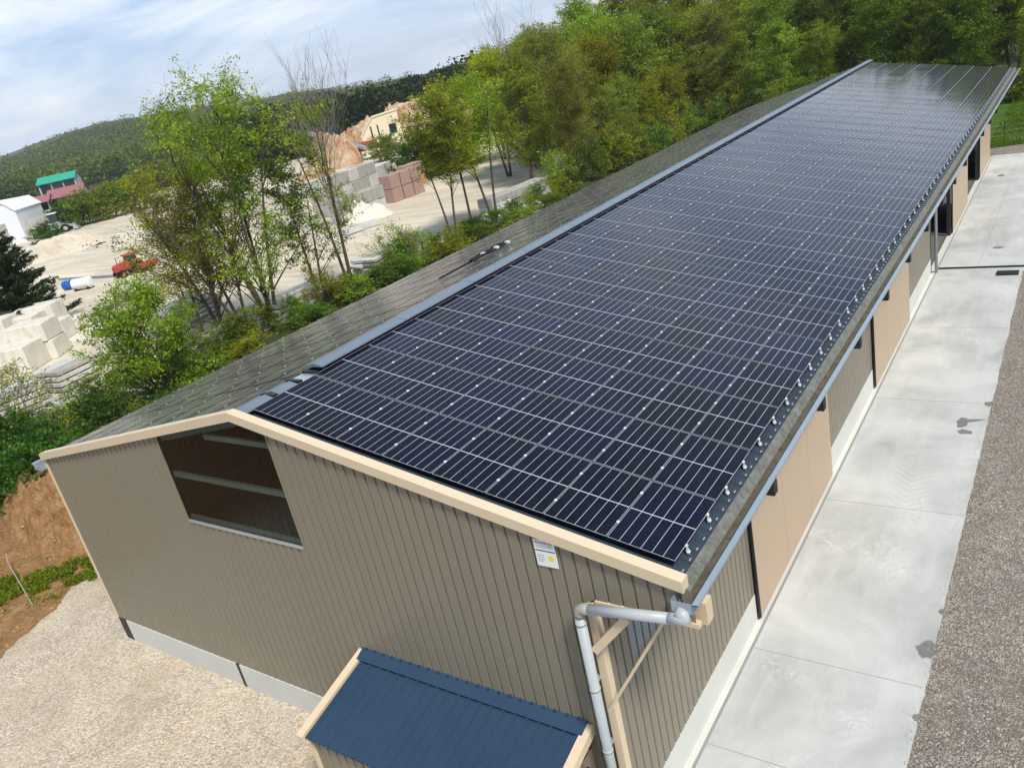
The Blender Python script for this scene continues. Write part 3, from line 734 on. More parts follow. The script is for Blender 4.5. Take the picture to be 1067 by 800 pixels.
def add_panel(side, r, c):
    x = (c*PX)*math.cos(PIT); y = r*PY
    root = bpy.data.objects.new('solar_panel', None); col.objects.link(root); root.empty_display_size = .2
    tx = R(prng.gauss(0, .09)+(.25 if r > 27 else 0.)+band[r]*.6); ty = R(prng.gauss(0, .10))
    if side > 0:
        root.location = (x, y, 8.3-TANP*x); root.rotation_euler = (tx, PIT+ty, 0)
        lab = 'dark solar panel, near slope, %s row from gable, %s from ridge' % (ORD[r+1], ORD[c+1])
        grp = 'solar panels on the near roof slope'
    else:
        root.location = (2*XA-x-MWX*math.cos(PIT), y, 8.3-TANP*(x+MWX*math.cos(PIT))); root.rotation_euler = (tx, -PIT+ty, 0)
        lab = 'grey reflecting solar panel, far slope, %s row from gable, %s from ridge' % (ORD[r+1], ORD[c+1])
        grp = 'solar panels on the far roof slope'
    tag(root, lab, 'solar panel', grp)
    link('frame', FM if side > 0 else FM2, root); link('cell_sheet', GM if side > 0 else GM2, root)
    for yy in (.42, 1.32):
        if side > 0:
            o = link('clamp', EM if c == 7 else CM, root); o.location = (MWX if c == 7 else MWX+.01, yy, .0)
        else:
            o = link('clamp', CM2, root); o.location = (-.01, yy, 0)
for r in range(34):
    for c in range(8): add_panel(1, r, c)
left = [(r, c) for r in range(34) for c in range(8)]
for r, c in left[:28]: add_panel(-1, r, c)
me_p = MB()
for r, c in left[28:]:
    bx = -(c*PX)-MWX; by = r*PY; t = .0085; ms = me_p
    ty = prng.gauss(0, .0018)
    ms.cur = 3; T = Matrix.Translation((bx+9.212, by, 0))@Matrix.Rotation(ty, 4, 'Y')
    for a, b in (((0, 0, -.035), (t, MLY, 0)), ((MWX-t, 0, -.035), (MWX, MLY, 0)), ((t, 0, -.035), (MWX-t, t, 0)), ((t, MLY-t, -.035), (MWX-t, MLY, 0))): ms.box(a, b, T, 0)
    ms.cur = 1; ms.box((t, t, -.012), (MWX-t, MLY-t, -.003), T)
    ms.cur = 2
    for yy in (.42, 1.32): ms.box((-.032, yy-.025, -.01), (.012, yy+.025, .012), T)
o = me_p.build('solar_panels', [MT['dullframe'], MT['cellsdustsheen'], MT['dullclamp'], MT['black']])
o.location = (2*XA-9.212*math.cos(PIT), 0, 8.3-TANP*9.212*math.cos(PIT)); o.rotation_euler = (0, -PIT, 0)
tag(o, 'remaining grey reflecting solar panels covering the far roof slope towards the wood', 'solar panels', 'solar panels on the far roof slope', 'stuff')

# ------------------------------------------------------------------ foliage
def leaf_mesh(name, pts, size, mat, seed, aspect=.62, up=.25, droop=0., tone=None):
    """many small folded leaf faces; pts = (n,3) array; tone attribute is random per leaf"""
    g = np.random.default_rng(seed); n = len(pts); P = np.asarray(pts, float)
    nrm = g.normal(size=(n, 3)); nrm[:, 2] = np.abs(nrm[:, 2])+up; nrm /= np.linalg.norm(nrm, axis=1)[:, None]
    a = g.normal(size=(n, 3)); a[:, 2] -= droop; a -= nrm*(a*nrm).sum(1)[:, None]; a /= np.linalg.norm(a, axis=1)[:, None]
    b = np.cross(nrm, a); sz = size*(.45+1.1*g.random(n)**1.4)[:, None]
    V = np.empty((n, 4, 3)); V[:, 0] = P-a*sz*.5; V[:, 2] = P+a*sz*.5
    V[:, 1] = P+b*sz*aspect*.5+nrm*sz*.12-a*sz*.08; V[:, 3] = P-b*sz*aspect*.5+nrm*sz*.12-a*sz*.08
    me = bpy.data.meshes.new(name); me.vertices.add(4*n); me.vertices.foreach_set('co', V.ravel())
    me.loops.add(4*n); me.loops.foreach_set('vertex_index', np.arange(4*n, dtype=np.int32))
    me.polygons.add(n); me.polygons.foreach_set('loop_start', np.arange(0, 4*n, 4, dtype=np.int32))
    at = me.attributes.new('tone', 'FLOAT', 'POINT'); tv = g.random(n) if tone is None else .68*np.asarray(tone)+.32*g.random(n); at.data.foreach_set('value', np.repeat(tv, 4).astype(np.float32))
    me.materials.append(mat); me.update(calc_edges=True); me.validate(); return me

def bez(a, b, c, n): return [a*(1-t)**2+b*2*t*(1-t)+c*t*t for t in [i/n for i in range(n+1)]]
def tree_mesh(seed, H, W, lmat, bmat, stems=1, base=.3, clumps=70, leaves=120, lsize=.16, sigma=.75, lean=0., prof=None, twigs=6, trunk=.16, sparse=0., spread=.6, upness=.55):
    """returns trunk mesh and leaf mesh of one broadleaved tree standing at the origin"""
    r = random.Random(seed); g = np.random.default_rng(seed); mb_ = MB(); pts = []; tones = []
    prof = prof or (lambda t: math.sin(math.pi*min(1, .12+.88*t)**.8)**.7)
    tops = []
    for s in range(stems):
        a = 2*math.pi*(s+r.random()*.6)/max(1, stems); sp = 0 if stems == 1 else W*.22*spread*r.uniform(.7, 1.3)
        so_ = min(sp*1.6, W*.5*prof(.8)*.75)
        top = Vector((math.cos(a)*so_+lean+r.uniform(-.3, .3), math.sin(a)*so_+r.uniform(-.3, .3), H*r.uniform(.82, .95)))
        b0 = Vector((math.cos(a)*.18*(stems > 1), math.sin(a)*.18*(stems > 1), -.2))
        mid = Vector((b0.x*.6+top.x*.35+r.uniform(-.4, .4), b0.y*.6+top.y*.35+r.uniform(-.4, .4), H*.45))
        path = bez(b0, mid, top, 9); tr = trunk/(stems**.45)
        mb_.tube(path, [max(.012, tr*(1-i/9)**.85*(1.25 if i == 0 else 1)) for i in range(10)], 6); tops.append((path, tr))
    for c in range(clumps):
        t = (c+r.random())/clumps; t = t**.85
        z = H*(base+(1-base)*t)*.98; rad = W*.5*prof(t)
        a = r.random()*2*math.pi; q = math.sqrt(r.uniform(.12, 1.))*rad*r.uniform(.8, 1.12)
        path, tr = tops[c % len(tops)]
        if len(tops) > 1:
            best = min(tops, key=lambda P: (P[0][-1].x-math.cos(a)*q)**2+(P[0][-1].y-math.sin(a)*q)**2)
            path, tr = best
        zi = max(.5, min(H*.85, z-q*upness*r.uniform(.7, 1.3)-.3))
        k = 0
        while k < 8 and path[k+1].z < zi: k += 1
        p0 = path[k].lerp(path[k+1], max(0, min(1, (zi-path[k].z)/max(.01, path[k+1].z-path[k].z))))
        cen = Vector((lean*(z/H)+math.cos(a)*q, math.sin(a)*q, z+r.uniform(-.3, .3)))
        mid = p0.lerp(cen, .5)+Vector((r.uniform(-.3, .3), r.uniform(-.3, .3), .12*(cen-p0).length))
        limb = bez(p0, mid, cen, 5); L = (cen-p0).length
        r0 = max(.016, min(tr*.45, .010*L+.010)); mb_.tube(limb, [max(.008, r0*(1-i/5.5)) for i in range(6)], 4, False)
        anchors = [cen]
        for w in range(twigs):
            st = limb[r.randint(2, 5)]; d = Vector((r.gauss(0, 1), r.gauss(0, 1), r.gauss(.35, .7))).normalized()*sigma*r.uniform(.9, 2.1)
            e = st+d+(cen-p0).normalized()*sigma*.5; mb_.tube([st, st.lerp(e, .5)+Vector((0, 0, .08)), e], [.012, .009, .005], 3, False); anchors.append(e); anchors.append(st.lerp(e, .6))
        if r.random() >= sparse:
            nl = int(leaves*r.uniform(.6, 1.4)); an = np.array([list(x) for x in anchors])
            pts.append(an[g.integers(0, len(an), nl)]+g.normal(size=(nl, 3))*np.array([1, 1, .55])*sigma*r.uniform(.24, .42)); tones.append(np.full(nl, r.random()))
    tm = bpy.data.meshes.new('trunk'); tm.from_pydata([tuple(p) for p in mb_.v], [], mb_.f); tm.materials.append(bmat); tm.polygons.foreach_set('use_smooth', [True]*len(tm.polygons)); tm.update()
    lm_ = leaf_mesh('crown', np.concatenate(pts), lsize, lmat, seed, tone=np.concatenate(tones)) if pts else None
    return tm, lm_

def bush_mesh(seed, H, W, lmat, bmat, clumps=40, leaves=110, lsize=.13):
    return tree_mesh(seed, H, W, lmat, bmat, 5, .06, clumps, leaves, lsize, .42, 0., lambda t: (1-t*t)**.5*.98+.05, 4, .06, 0., 1.0, .9)

def conifer_mesh(seed, H, W):
    r = random.Random(seed); g = np.random.default_rng(seed); mb_ = MB(); pts = []
    mb_.tube([(0, 0, -.2), (.1, 0, H*.5), (0, .1, H)], [.24, .15, .03], 7)
    z = .7
    while z < H-.3:
        rad = W*.5*(1-z/H)**.75+.25
        for k in range(9):
            a = r.random()*2*math.pi; L = rad*r.uniform(.65, 1.15); d = Vector((math.cos(a), math.sin(a), 0))
            tip = Vector((0, 0, z+L*r.uniform(.0, .35)))+d*L
            pa = bez(Vector((0, 0, z)), Vector((0, 0, z-.1*L))+d*L*.6, tip, 5); mb_.tube(pa, [.05, .04, .03, .02, .015, .008], 4, False)
            n = int(90*L); t = g.uniform(.2, 1., n)
            P = np.array([list(pa[0].lerp(pa[0], 0)) for _ in range(1)])
            A = np.array([list(p) for p in pa]); idx = t*5; i0 = np.minimum(idx.astype(int), 4); fr_ = (idx-i0)[:, None]
            pts.append(A[i0]*(1-fr_)+A[i0+1]*fr_+g.normal(size=(n, 3))*np.array([.3, .3, .14])*(1.15-t)[:, None]**.5)
        z += .42
    tm = bpy.data.meshes.new('trunk'); tm.from_pydata([tuple(p) for p in mb_.v], [], mb_.f); tm.materials.append(MT['bark']); tm.update()
    return tm, leaf_mesh('crown', np.concatenate(pts), .26, LEAF['conifer'], seed, .35, .1, .6)

def bare_mesh(seed, H, W):
    r = random.Random(seed); mb_ = MB()
    def grow(p, d, L, rad, lev):
        pa = [p]; q = p.copy(); dd = d.copy()
        for i in range(5):
            dd = (dd+Vector((r.gauss(0, .07), r.gauss(0, .07), .06))).normalized(); q = q+dd*L/5; pa.append(q.copy())
        mb_.tube(pa, [max(.009, rad*(1-i/5.6)) for i in range(6)], 4 if lev else 6, False)
        if lev < 3:
            for k in range((8, 6, 4)[lev]):
                i = r.randint(1 if lev else 2, 5); a = r.random()*2*math.pi
                nd = (dd*1.0+Vector((math.cos(a), math.sin(a), .25))*r.uniform(.3, .6)).normalized()
                grow(pa[i], nd, L*r.uniform(.42, .68), rad*.42, lev+1)
    for s in range(3):
        a = 2*math.pi*s/3; grow(Vector((.2*math.cos(a), .2*math.sin(a), -.2)), Vector((.16*math.cos(a), .16*math.sin(a), 1)).normalized(), H*.62, .10, 0)
    tm = bpy.data.meshes.new('trunk'); tm.from_pydata([tuple(p) for p in mb_.v], [], mb_.f); tm.materials.append(MT['greybark']); tm.update()
    return tm, None

def plant(kind, meshes, loc, label, cat='tree', group=None, s=1., rz=0., sxy=None, tname='trunk', cname='crown'):
    o = empty(kind, loc, label, cat, group, rz); k = sxy or s; o.scale = (k, k, s)
    if meshes[0]: link(tname, meshes[0], o)
    if meshes[1]: link(cname, meshes[1], o)
    return o
P3 = lambda u, v, z=0.: gp(u, v, z)
B, GB = MT['bark'], MT['greybark']
# trees between the shed and the yard, each with its own shape
IRR = lambda t: .62+.38*math.sin(t*8.+1.)-(.55*max(0, t-.7)/.3)
TOPH = lambda t: (.35+.65*min(1, t*1.9))*(1-max(0, t-.6)**1.5*2.4)
tA = tree_mesh(1, 17.0, 13.0, LEAF['fresh'], B, 5, .24, 120, 270, .16, .75, 0, IRR, 7, .30, .16, 1.0)
plant('broadleaf_tree', tA, gp(286, 338), 'tall many-stemmed green tree rising above the hill line left of the bare tree', rz=.4)
tA2 = tree_mesh(2, 10.5, 11.5, LEAF['olive'], B, 3, .34, 80, 200, .14, .65, -2.6, TOPH, 8, .24, .35, 1.5)
plant('broadleaf_tree', tA2, gp(256, 346), 'arching brown-branched tree in front of the red tractor', rz=.1)
tA3 = tree_mesh(12, 9.0, 6.5, LEAF['yellow'], B, 2, .30, 44, 150, .14, .6, -.6, TOPH, 8, .16, .35, 1.3)
plant('budding_tree', tA3, gp(212, 352), 'thin budding tree with bare twigs between the arching tree and the low wide tree', rz=1.1)
tA4 = tree_mesh(13, 12.0, 10.5, LEAF['yellow'], B, 3, .30, 90, 230, .15, .7, -1.8, IRR, 8, .26, .25, 1.3)
plant('broadleaf_tree', tA4, gp(232, 345), 'yellow green leaning tree half hiding the red tractor', rz=-.3)
tB = tree_mesh(3, 15.5, 5.5, LEAF['fresh'], B, 3, .30, 44, 150, .15, .6, 0, IRR, 7, .24, .3, 1.0)
plant('slender_tree', tB, gp(366, 298), 'slender three-stemmed tree with dark bare upper stems in front of the block wall', rz=1.)
tB2 = tree_mesh(4, 11.0, 6.5, LEAF['mid'], B, 2, .30, 46, 260, .15, .6, -.8, IRR, 6, .18, .1, .8)
plant('broadleaf_tree', tB2, gp(336, 314), 'mid green tree with layered boughs left of the slender three-stemmed tree', rz=2.)
bare = bare_mesh(5, 17.0, 8)
plant('bare_tree', bare, gp(358, 236), 'leafless grey tree with upright twigs against the sky', rz=.3, s=1.08)
tC = tree_mesh(6, 6.8, 9.0, LEAF['fresh'], B, 4, .12, 120, 300, .13, .5, -.6, lambda t: (1-t**2.2)**.5*(.8+.2*math.sin(t*11)), 7, .18, .08, 1.3)
plant('wide_tree', tC, gp(186, 424), 'low wide bright green tree nearest the left end of the roof edge', rz=.6)
tD = tree_mesh(7, 4.3, 4.2, LEAF['yellow'], GB, 2, .35, 40, 110, .11, .4, 0, None, 6, .08, .2, .8)
plant('small_tree', tD, gp(40, 462), 'small thin yellow green tree standing among the stone slabs', rz=0)
cf = conifer_mesh(8, 11.0, 10.5)
plant('conifer', cf, gp(24, 343), 'dark green conifer behind the white stone blocks', cat='tree')
plant('conifer', cf, gp(-28, 352), 'dark conifer cut by the left edge of the photo', cat='tree', s=.85, rz=2.)
tE = tree_mesh(9, 12.5, 6.2, LEAF['fresh'], B, 2, .40, 60, 230, .16, .65, 0, IRR, 6, .18, .1, .9)
tE2 = tree_mesh(10, 12.5, 5.6, LEAF['yellow'], B, 2, .40, 52, 230, .16, .65, 0, TOPH, 6, .18, .12, .9)
plant('broadleaf_tree', tE, gp(474, 250), 'light green tree with a pale leaning trunk right of the pink brick stacks', rz=.2)
plant('broadleaf_tree', tE2, gp(494, 241), 'yellow green twin-stemmed tree second to the right of the pink brick stacks', rz=1.4, s=1.1)
plant('broadleaf_tree', tE, gp(516, 230), 'light green tree with a dark trunk at the left end of the wood', rz=3.0, s=1.08)
tF = tree_mesh(11, 3.6, 6.5, LEAF['yellow'], GB, 4, .25, 60, 60, .12, .45, -.8, lambda t: (1-t*t)**.5, 6, .07, .15, 1.6)
plant('drooping_shrub', tF, gp(425, 283), 'drooping yellow green shrub at the roof edge below the pink brick stacks', cat='shrub', rz=.5)

# the wood beyond the shed: individual trees in ranks
PR = [None, lambda t: max(.25, 1-abs(t-.55)**1.8*2.6), lambda t: (1-t**3)**.6*(.55+.45*min(1, t*2.5)), lambda t: .72+.28*math.sin(t*9)-(.5*max(0, t-.75)/.25)]
KT = {
 'yellow': [tree_mesh(20+i, 15, 8.2, LEAF['yellow'], B, 1+i, (.14, .28, .2)[i], 105, 300, .21, .95, 0, PR[(1, 2, 3)[i]], 6, .24, .06) for i in range(3)],
 'fresh': [tree_mesh(30+i, 15, 8.6, LEAF['fresh'], GB, 1+i, (.12, .28, .2)[i], 105, 300, .21, .95, 0, PR[(2, 3, 1)[i]], 6, .24, .06) for i in range(3)],
 'mid': [tree_mesh(40+i, 15, 8.8, LEAF['mid'], B, 1, .10, 105, 300, .22, .95, 0, PR[(1, 3, 2)[i]], 6, .22, .03) for i in range(3)],
 'olive': [tree_mesh(50+i, 15, 7.8, LEAF['olive'], B, 2, .14, 95, 430, .155, .95, 0, PR[(2, 1, 3)[i]], 5, .16, .08) for i in range(3)],
 'deep': [tree_mesh(60+i, 15, 9.2, LEAF['deep'], B, 1, .08, 110, 290, .24, .95, 0, PR[(2, 1, 3)[i]], 5, .24, .03) for i in range(3)],
}
WORD = {'yellow': 'yellow green', 'fresh': 'light green', 'mid': 'mid green', 'olive': 'olive budding', 'deep': 'dark green'}
NAME = {'yellow': 'yellow_green_tree', 'fresh': 'light_green_tree', 'mid': 'green_tree', 'olive': 'budding_tree', 'deep': 'dark_green_tree'}
wr = random.Random(5)
def lane(pts, step):
    out = []; P = [Vector((a, b, 0)) for a, b in pts]; acc = 0
    for i in range(len(P)-1):
        L = (P[i+1]-P[i]).length
        while acc < L: out.append(P[i].lerp(P[i+1], acc/L)); acc += step
        acc -= L
    return out
ranks = [
 ('front rank of the wood', lane([(-34, 72), (-31, 88), (-27, 101), (-12, 97), (4, 95), (22, 95)], 5.6), (8.5, 13.0)),
 ('second rank of the wood', lane([(-41, 74), (-40, 90), (-36, 108), (-14, 106), (6, 104), (26, 104)], 5.9), (13.5, 17.0)),
 ('third rank of the wood', lane([(-50, 82), (-50, 98), (-44, 118), (-16, 116), (10, 114), (30, 114)], 6.4), (16.0, 19.0)),
 ('back rank of the wood', lane([(-64, 100), (-60, 116), (-50, 132), (-16, 130), (14, 128), (34, 128)], 7.2), (19.0, 22.0)),
]
SKYCAP = [(-60, -1.5), (-42, .0), (-38, .9), (-34, 1.3), (-31, 2.0), (-28.5, 3.0), (-26, 6), (180, 9)]
cnt = 0
for nm, pts, (h0, h1) in ranks:
    for i, p in enumerate(pts):
        p = p+Vector((wr.uniform(-1.4, 1.4), wr.uniform(-1.6, 1.6), -.05))
        u = p.x
        w = [('yellow', 4.2 if u < -20 else 3.2), ('fresh', 3.5), ('mid', 1.0 if u < -25 else 2.3), ('olive', 2.2 if u < -28 else 1.0), ('deep', .2 if u < -10 else 1.8)]
        tot = sum(b for a, b in w); q = wr.random()*tot
        for a, b in w:
            q -= b
            if q <= 0: break
        H = wr.uniform(h0, h1)
        az_ = math.degrees(math.atan2(p.x-CAM[0], p.y-CAM[1])); D_ = math.hypot(p.x-CAM[0], p.y-CAM[1])
        capel = -1.5
        for (a0, e0), (a1, e1) in zip(SKYCAP, SKYCAP[1:]):
            if a0 <= az_ <= a1: capel = e0+(e1-e0)*(az_-a0)/(a1-a0)
        H = max(6.5, min(H, 13.7+D_*math.tan(R(capel))-wr.uniform(0, 1.6)))
        M = KT[a][wr.randint(0, 2)]
        plant(NAME[a], M, p, '%s tree, %s counted from the left in the %s' % (WORD[a], ORD[i+1], nm), group='trees of the wood', s=H/15, sxy=H/15*wr.uniform(.85, 1.1), rz=wr.uniform(0, 6.28)); cnt += 1
# a few leafless crowns standing out of the wood
bt = bare_mesh(15, 17, 8)
for u, v, sc, lb in ((560, 175, 1.08, 'leafless grey tree rising above the left part of the wood'), (735, 92, 1.15, 'leafless tree showing its twigs over the middle of the wood')):
    p = gp(u, v); plant('bare_tree', bt, p+Vector((0, 0, -.05)), lb, s=sc, rz=u)
# pale leaning birch trunks at the wood edge
for i, (u, v) in enumerate(((762, 122), (770, 116))):
    p = gp(u, v); p.z = 0
    q = MB(); q.tube([(0, 0, -.2), (-.3, .2, 4), (-1.1, .3, 9), (-1.3, .5, 13)], [.16, .13, .09, .03], 6)
    o = empty('pale_trunk_tree', p, ('thin pale leaning trunk at the edge of the wood, the left of two', 'thin pale leaning trunk at the edge of the wood, the right of two')[i], 'tree', rz=i*.6)
    t_ = q.build('trunk', GB, o); link('crown', KT['fresh'][0][1], o).scale = (.45, .45, .8)

# shrubs
SH = {'fresh': [bush_mesh(80+i, 2.6, 4.2, LEAF['fresh'], B) for i in range(2)], 'mid': [bush_mesh(84+i, 2.6, 4.2, LEAF['mid'], B, 46, 120) for i in range(2)], 'deep': [bush_mesh(88+i, 2.6, 4.4, LEAF['deep'], B, 50, 140, .15) for i in range(2)], 'yellow': [bush_mesh(92+i, 2.6, 4.2, LEAF['yellow'], B) for i in range(2)]}
def shrub(kind, p, s, lab, group, sxy=None):
    plant('shrub', SH[kind][wr.randint(0, 1)], p, lab, 'shrub', group, s, wr.uniform(0, 6.28), sxy, 'stems', 'leaves')
edge = lane([(-29.0, 6), (-32.0, 14), (-32.5, 24), (-31.5, 38), (-31, 52), (-30.5, 66)], 2.7)
for i, p in enumerate(edge):
    k = ['mid', 'fresh', 'mid', 'yellow', 'deep', 'mid'][i % 6]
    shrub(k, p+Vector((wr.uniform(-.8, .8), 0, -.05)), wr.uniform(.55, 1.05), '%s shrub, %s from the gable end in the line behind the roof edge' % ({'mid': 'mid green', 'fresh': 'light green', 'yellow': 'yellow green', 'deep': 'dark green'}[k], ORD[i+1]), 'shrubs behind the roof edge', wr.uniform(.7, 1.1))
for i, (x, y, s_) in enumerate(((-20.5, 6.2, .95), (-23.5, 4.6, 1.1), (-26.5, 2.4, 1.15), (-29.6, .6, 1.2), (-24.5, 8.2, 1.1), (-28.2, 5.6, 1.1), (-31.8, 2.6, 1.1), (-33.2, -1.2, 1.2), (-22.0, 10.5, .9))):
    shrub('deep', Vector((x, y, -.05)), s_, 'dark green shrub, %s from the shed in the thicket behind the clay heap' % ORD[i+1], 'thicket behind the clay heap')
for i, p in enumerate(lane([(-26.5, 11), (-29.5, 20), (-29.5, 34), (-28.5, 60)], 5.2)):
    k = ['fresh', 'mid', 'yellow', 'mid'][i % 4]
    shrub(k, p+Vector((wr.uniform(-.6, .6), 0, -.05)), wr.uniform(.4, .75), '%s bush, %s from the gable end, close behind the roof edge' % ({'mid': 'mid green', 'fresh': 'light green', 'yellow': 'yellow green'}[k], ORD[i+1]), 'shrubs behind the roof edge', wr.uniform(.8, 1.1))
fr = lane([(-33, 69), (-28, 92), (-24, 97), (-10, 92), (6, 90.5), (24, 91)], 3.4)
for i, p in enumerate(fr):
    k = ['fresh', 'mid', 'yellow', 'deep', 'fresh', 'mid', 'yellow'][i % 7]
    shrub(k, p+Vector((wr.uniform(-1, 1), wr.uniform(-1, 1), -.05)), wr.uniform(1.1, 1.9), '%s shrub, %s from the left along the foot of the wood' % ({'mid': 'mid green', 'fresh': 'light green', 'yellow': 'yellow green', 'deep': 'dark green'}[k], ORD[i+1]), 'shrubs at the foot of the wood', wr.uniform(1.0, 1.3))

# ------------------------------------------------------------------ clay heap, grass patch, stick
def heap(name, cx, cy, rx, ry, h, mat, seed, label, cat, rot=0., rough=.35, n=46, kind=None, fs=.45, zb=-.15, group=None, hf=1.):
    vs = []; fs_ = []
    for j in range(n+1):
        for i in range(n+1):
            a, b = -1+2*i/n, -1+2*j/n; d = math.hypot(a, b)
            wob = 1+.25*noise.noise(Vector((a*1.3, b*1.3, seed)))
            t = max(0., 1-(d/wob/.95)**2)
            x, y = a*rx, b*ry
            z = h*t**.8*(1+rough*noise.noise(Vector((x*fs, y*fs, seed+3))))+(h*.12*hf*(noise.noise(Vector((x*fs*4, y*fs*4, seed))) if hf < 2 else .25-abs(noise.noise(Vector((x*fs*3.2, y*fs*3.2, seed)))))+h*.05*hf*noise.noise(Vector((x*fs*11, y*fs*11, seed))))*min(1, t*4)
            vs.append((x*math.cos(rot)-y*math.sin(rot), x*math.sin(rot)+y*math.cos(rot), z+zb))
    for j in range(n):
        for i in range(n): a = j*(n+1)+i; fs_.append((a, a+1, a+n+2, a+n+1))
    me = bpy.data.meshes.new(name); me.from_pydata(vs, [], fs_); me.materials.append(mat); me.update(); me.polygons.foreach_set('use_smooth', [False]*len(me.polygons))
    o = link(name, me); o.location = (cx, cy, 0); return tag(o, label, cat, group, kind)
heap('clay_heap', -21.2, 4.3, 6.2, 3.2, 1.9, MT['clay'], 2.2, 'orange brown clay heap between the gable corner and the dark thicket', 'earth heap', -.35, .4, 80, fs=1.1)
heap('clay_heap', -20.3, -2.6, 3.4, 2.4, .6, MT['clay'], 5.2, 'low orange clay ridge at the left edge of the photo beside the gravel', 'earth heap', .2, .4, 60, fs=1.1)
sheet_grid('clay_ground', -34, -9, -14, 10, 100, 96, lambda x, y: -.05+.08*nz(x, y, .8, 2.)+.05*nz(x, y, 3., 2.), MT['clay'], lambda x, y: x < edge_left(y)+.5)
g = np.random.default_rng(3)
gp_pts = []
for k in range(26000):
    t = g.random(); s_ = g.normal()
    x = -19.6+5.4*t; y = -2.1+4.4*t+s_*.9
    w_ = (y+1.7-(x+19.6)*.815)
    if .55*math.sin(w_*4.0+2.6*noise.noise(Vector((x*.9, y*.9, 2.))))+1.5*noise.noise(Vector((x*1.5, y*1.5, 4.)))+.8*noise.noise(Vector((x*4, y*4, 1.)))-.25*abs(s_) > -.3: gp_pts.append((x, y, -.02+.2*g.random()**1.8))
me = leaf_mesh('grass_tufts', np.array(gp_pts), .13, LEAF['fresh'], 4, .25, -.2, -1.)
tag(link('grass_tufts', me), 'green grass growing between the clay heap and the pale gravel', 'grass', kind='stuff')
p, q = gp(12, 588), gp(35, 632)
m = MB(p); m.tube([(p.x, p.y, .5), (p.x+.6, p.y-.25, .35), (q.x, q.y, .06)], .022, 6); o = m.build('stick', MT['stick']); o.location = p
tag(o, 'pale stick leaning on the clay beside the grass patch', 'stick')
MT['clod'] = stone('clay clods', (.44, .28, .14), (.25, .14, .06), 3.)
# loose stones on the gravel along the plinth and scattered chippings
def stones(name, pts, mat, lab):
    m = MB(); r = random.Random(3)
    for x, y, z, s_ in pts:
        T = Matrix.Translation((x, y, z))@Matrix.Rotation(r.random()*6.28, 4, 'Z')@Matrix.Rotation(r.uniform(-.5, .5), 4, 'X')
        a, b, c = s_*r.uniform(.6, 1.2), s_*r.uniform(.5, 1.), s_*r.uniform(.4, .8)
        m.add([(-a, -b*.4, 0), (-a*.3, -b, c*.3), (a*.7, -b*.7, 0), (a, b*.3, c*.2), (a*.2, b, 0), (-a*.7, b*.6, c*.3), (0, 0, c)], [(0, 1, 6), (1, 2, 6), (2, 3, 6), (3, 4, 6), (4, 5, 6), (5, 0, 6)], T)
    tag(m.build(name, mat), lab, 'stones', kind='stuff')
dg = bpy.context.evaluated_depsgraph_get(); dg.update(); r = random.Random(4); pt = []
hp_ = [o for o in bpy.data.objects if o.name.startswith(('clay_heap', 'clay_ground'))]
for k in range(2600):
    x = r.uniform(-27, -13.2); y = r.uniform(-7, 7)
    if x > edge_left(y)+.3: continue
    z = -9
    for o in hp_:
        ok, lc, _n, _i = o.ray_cast(Vector((x, y, 8))-o.location, Vector((0, 0, -1)))
        if ok: z = max(z, lc.z+o.location.z)
    if z > -8: pt.append((x, y, z-.01, r.choice((.02, .03, .04, .06, .09))))
stones('clay_clods', pt, MT['clod'], 'loose clods and stones lying on the orange clay')
r = random.Random(9); pt = []
for k in range(7000):
    x = r.uniform(-17, 2.2); y = r.uniform(-9, -.5)
    if x < edge_left(y): continue
    pt.append((x, y, gz(x, y), r.choice((.012, .016, .02, .03))))
for k in range(1100):
    x = r.uniform(-8, 2); y = Y0-.1-abs(r.gauss(0, .38)); pt.append((x, y, gz(x, y), r.choice((.015, .02, .03, .045))))
MT['chips'] = stone('beige chippings', (.58, .52, .42), (.42, .37, .29), 3.)
stones('gravel_stones', pt, MT['chips'], 'loose pale chippings scattered on the gravel beside the gable')
pt = []
for k in range(900):
    y = r.uniform(1, 33); pt.append((track_edge(y)-abs(r.gauss(0, .12)), y, .004, r.choice((.008, .012, .016))))
for k in range(6500):
    y = r.uniform(1, 34)**1.0; x = track_edge(y)+abs(r.gauss(0, 1.6))+.01; pt.append((x, y, .006, r.choice((.012, .018, .024, .034))))
stones('track_stones', pt, MT['greystone'], 'loose grey stones on the brown track beside the slab')

# ------------------------------------------------------------------ the stone yard
def look_rot(p): return math.atan2(CAM[1]-p.y, CAM[0]-p.x)
def put(o, p, rz=0., z=0.): o.location = (p.x, p.y, z-.06); o.rotation_euler = (0, 0, rz); return o
# white limestone blocks at the left
GBK = 'white limestone blocks stacked in the yard'
blocks = [((18, 386), 3.9, 2.6, 2.0, 0., 'white block lowest and nearest the bottom left of the white pile'), ((46, 372), 3.4, 2.6, 1.5, 0., 'lower white block right of the nearest block in the white pile'), ((46, 372), 3.3, 2.5, 1.5, 1.5, 'white block lying on the lower right block of the white pile'),
 ((62, 352), 2.4, 2.0, 1.7, 0., 'small white block at the right end of the white pile'), ((0, 362), 3.6, 2.6, 2.6, 0., 'tall white block at the left edge of the photo behind the nearest block'), ((30, 352), 3.6, 2.6, 2.2, 0., 'broad white block in the middle of the white pile'),
 ((50, 343), 3.4, 2.4, 2.5, 0., 'white block with a bright flat top at the back right of the white pile'), ((20, 341), 3.8, 2.4, 2.6, 0., 'white block at the back left of the white pile under the conifer'), ((76, 344), 2.2, 1.7, 1.2, 0., 'smallest white block, just right of the white pile')]
for i, (uv, a, b, c, z, lb) in enumerate(blocks):
    o = bevel_block('stone_block', MT['limestone'], (a, b, c), .05, .06, seed=i); put(o, gp(*uv), .62+.06*math.sin(i*2.1), z); tag(o, lb, 'stone block', GBK)
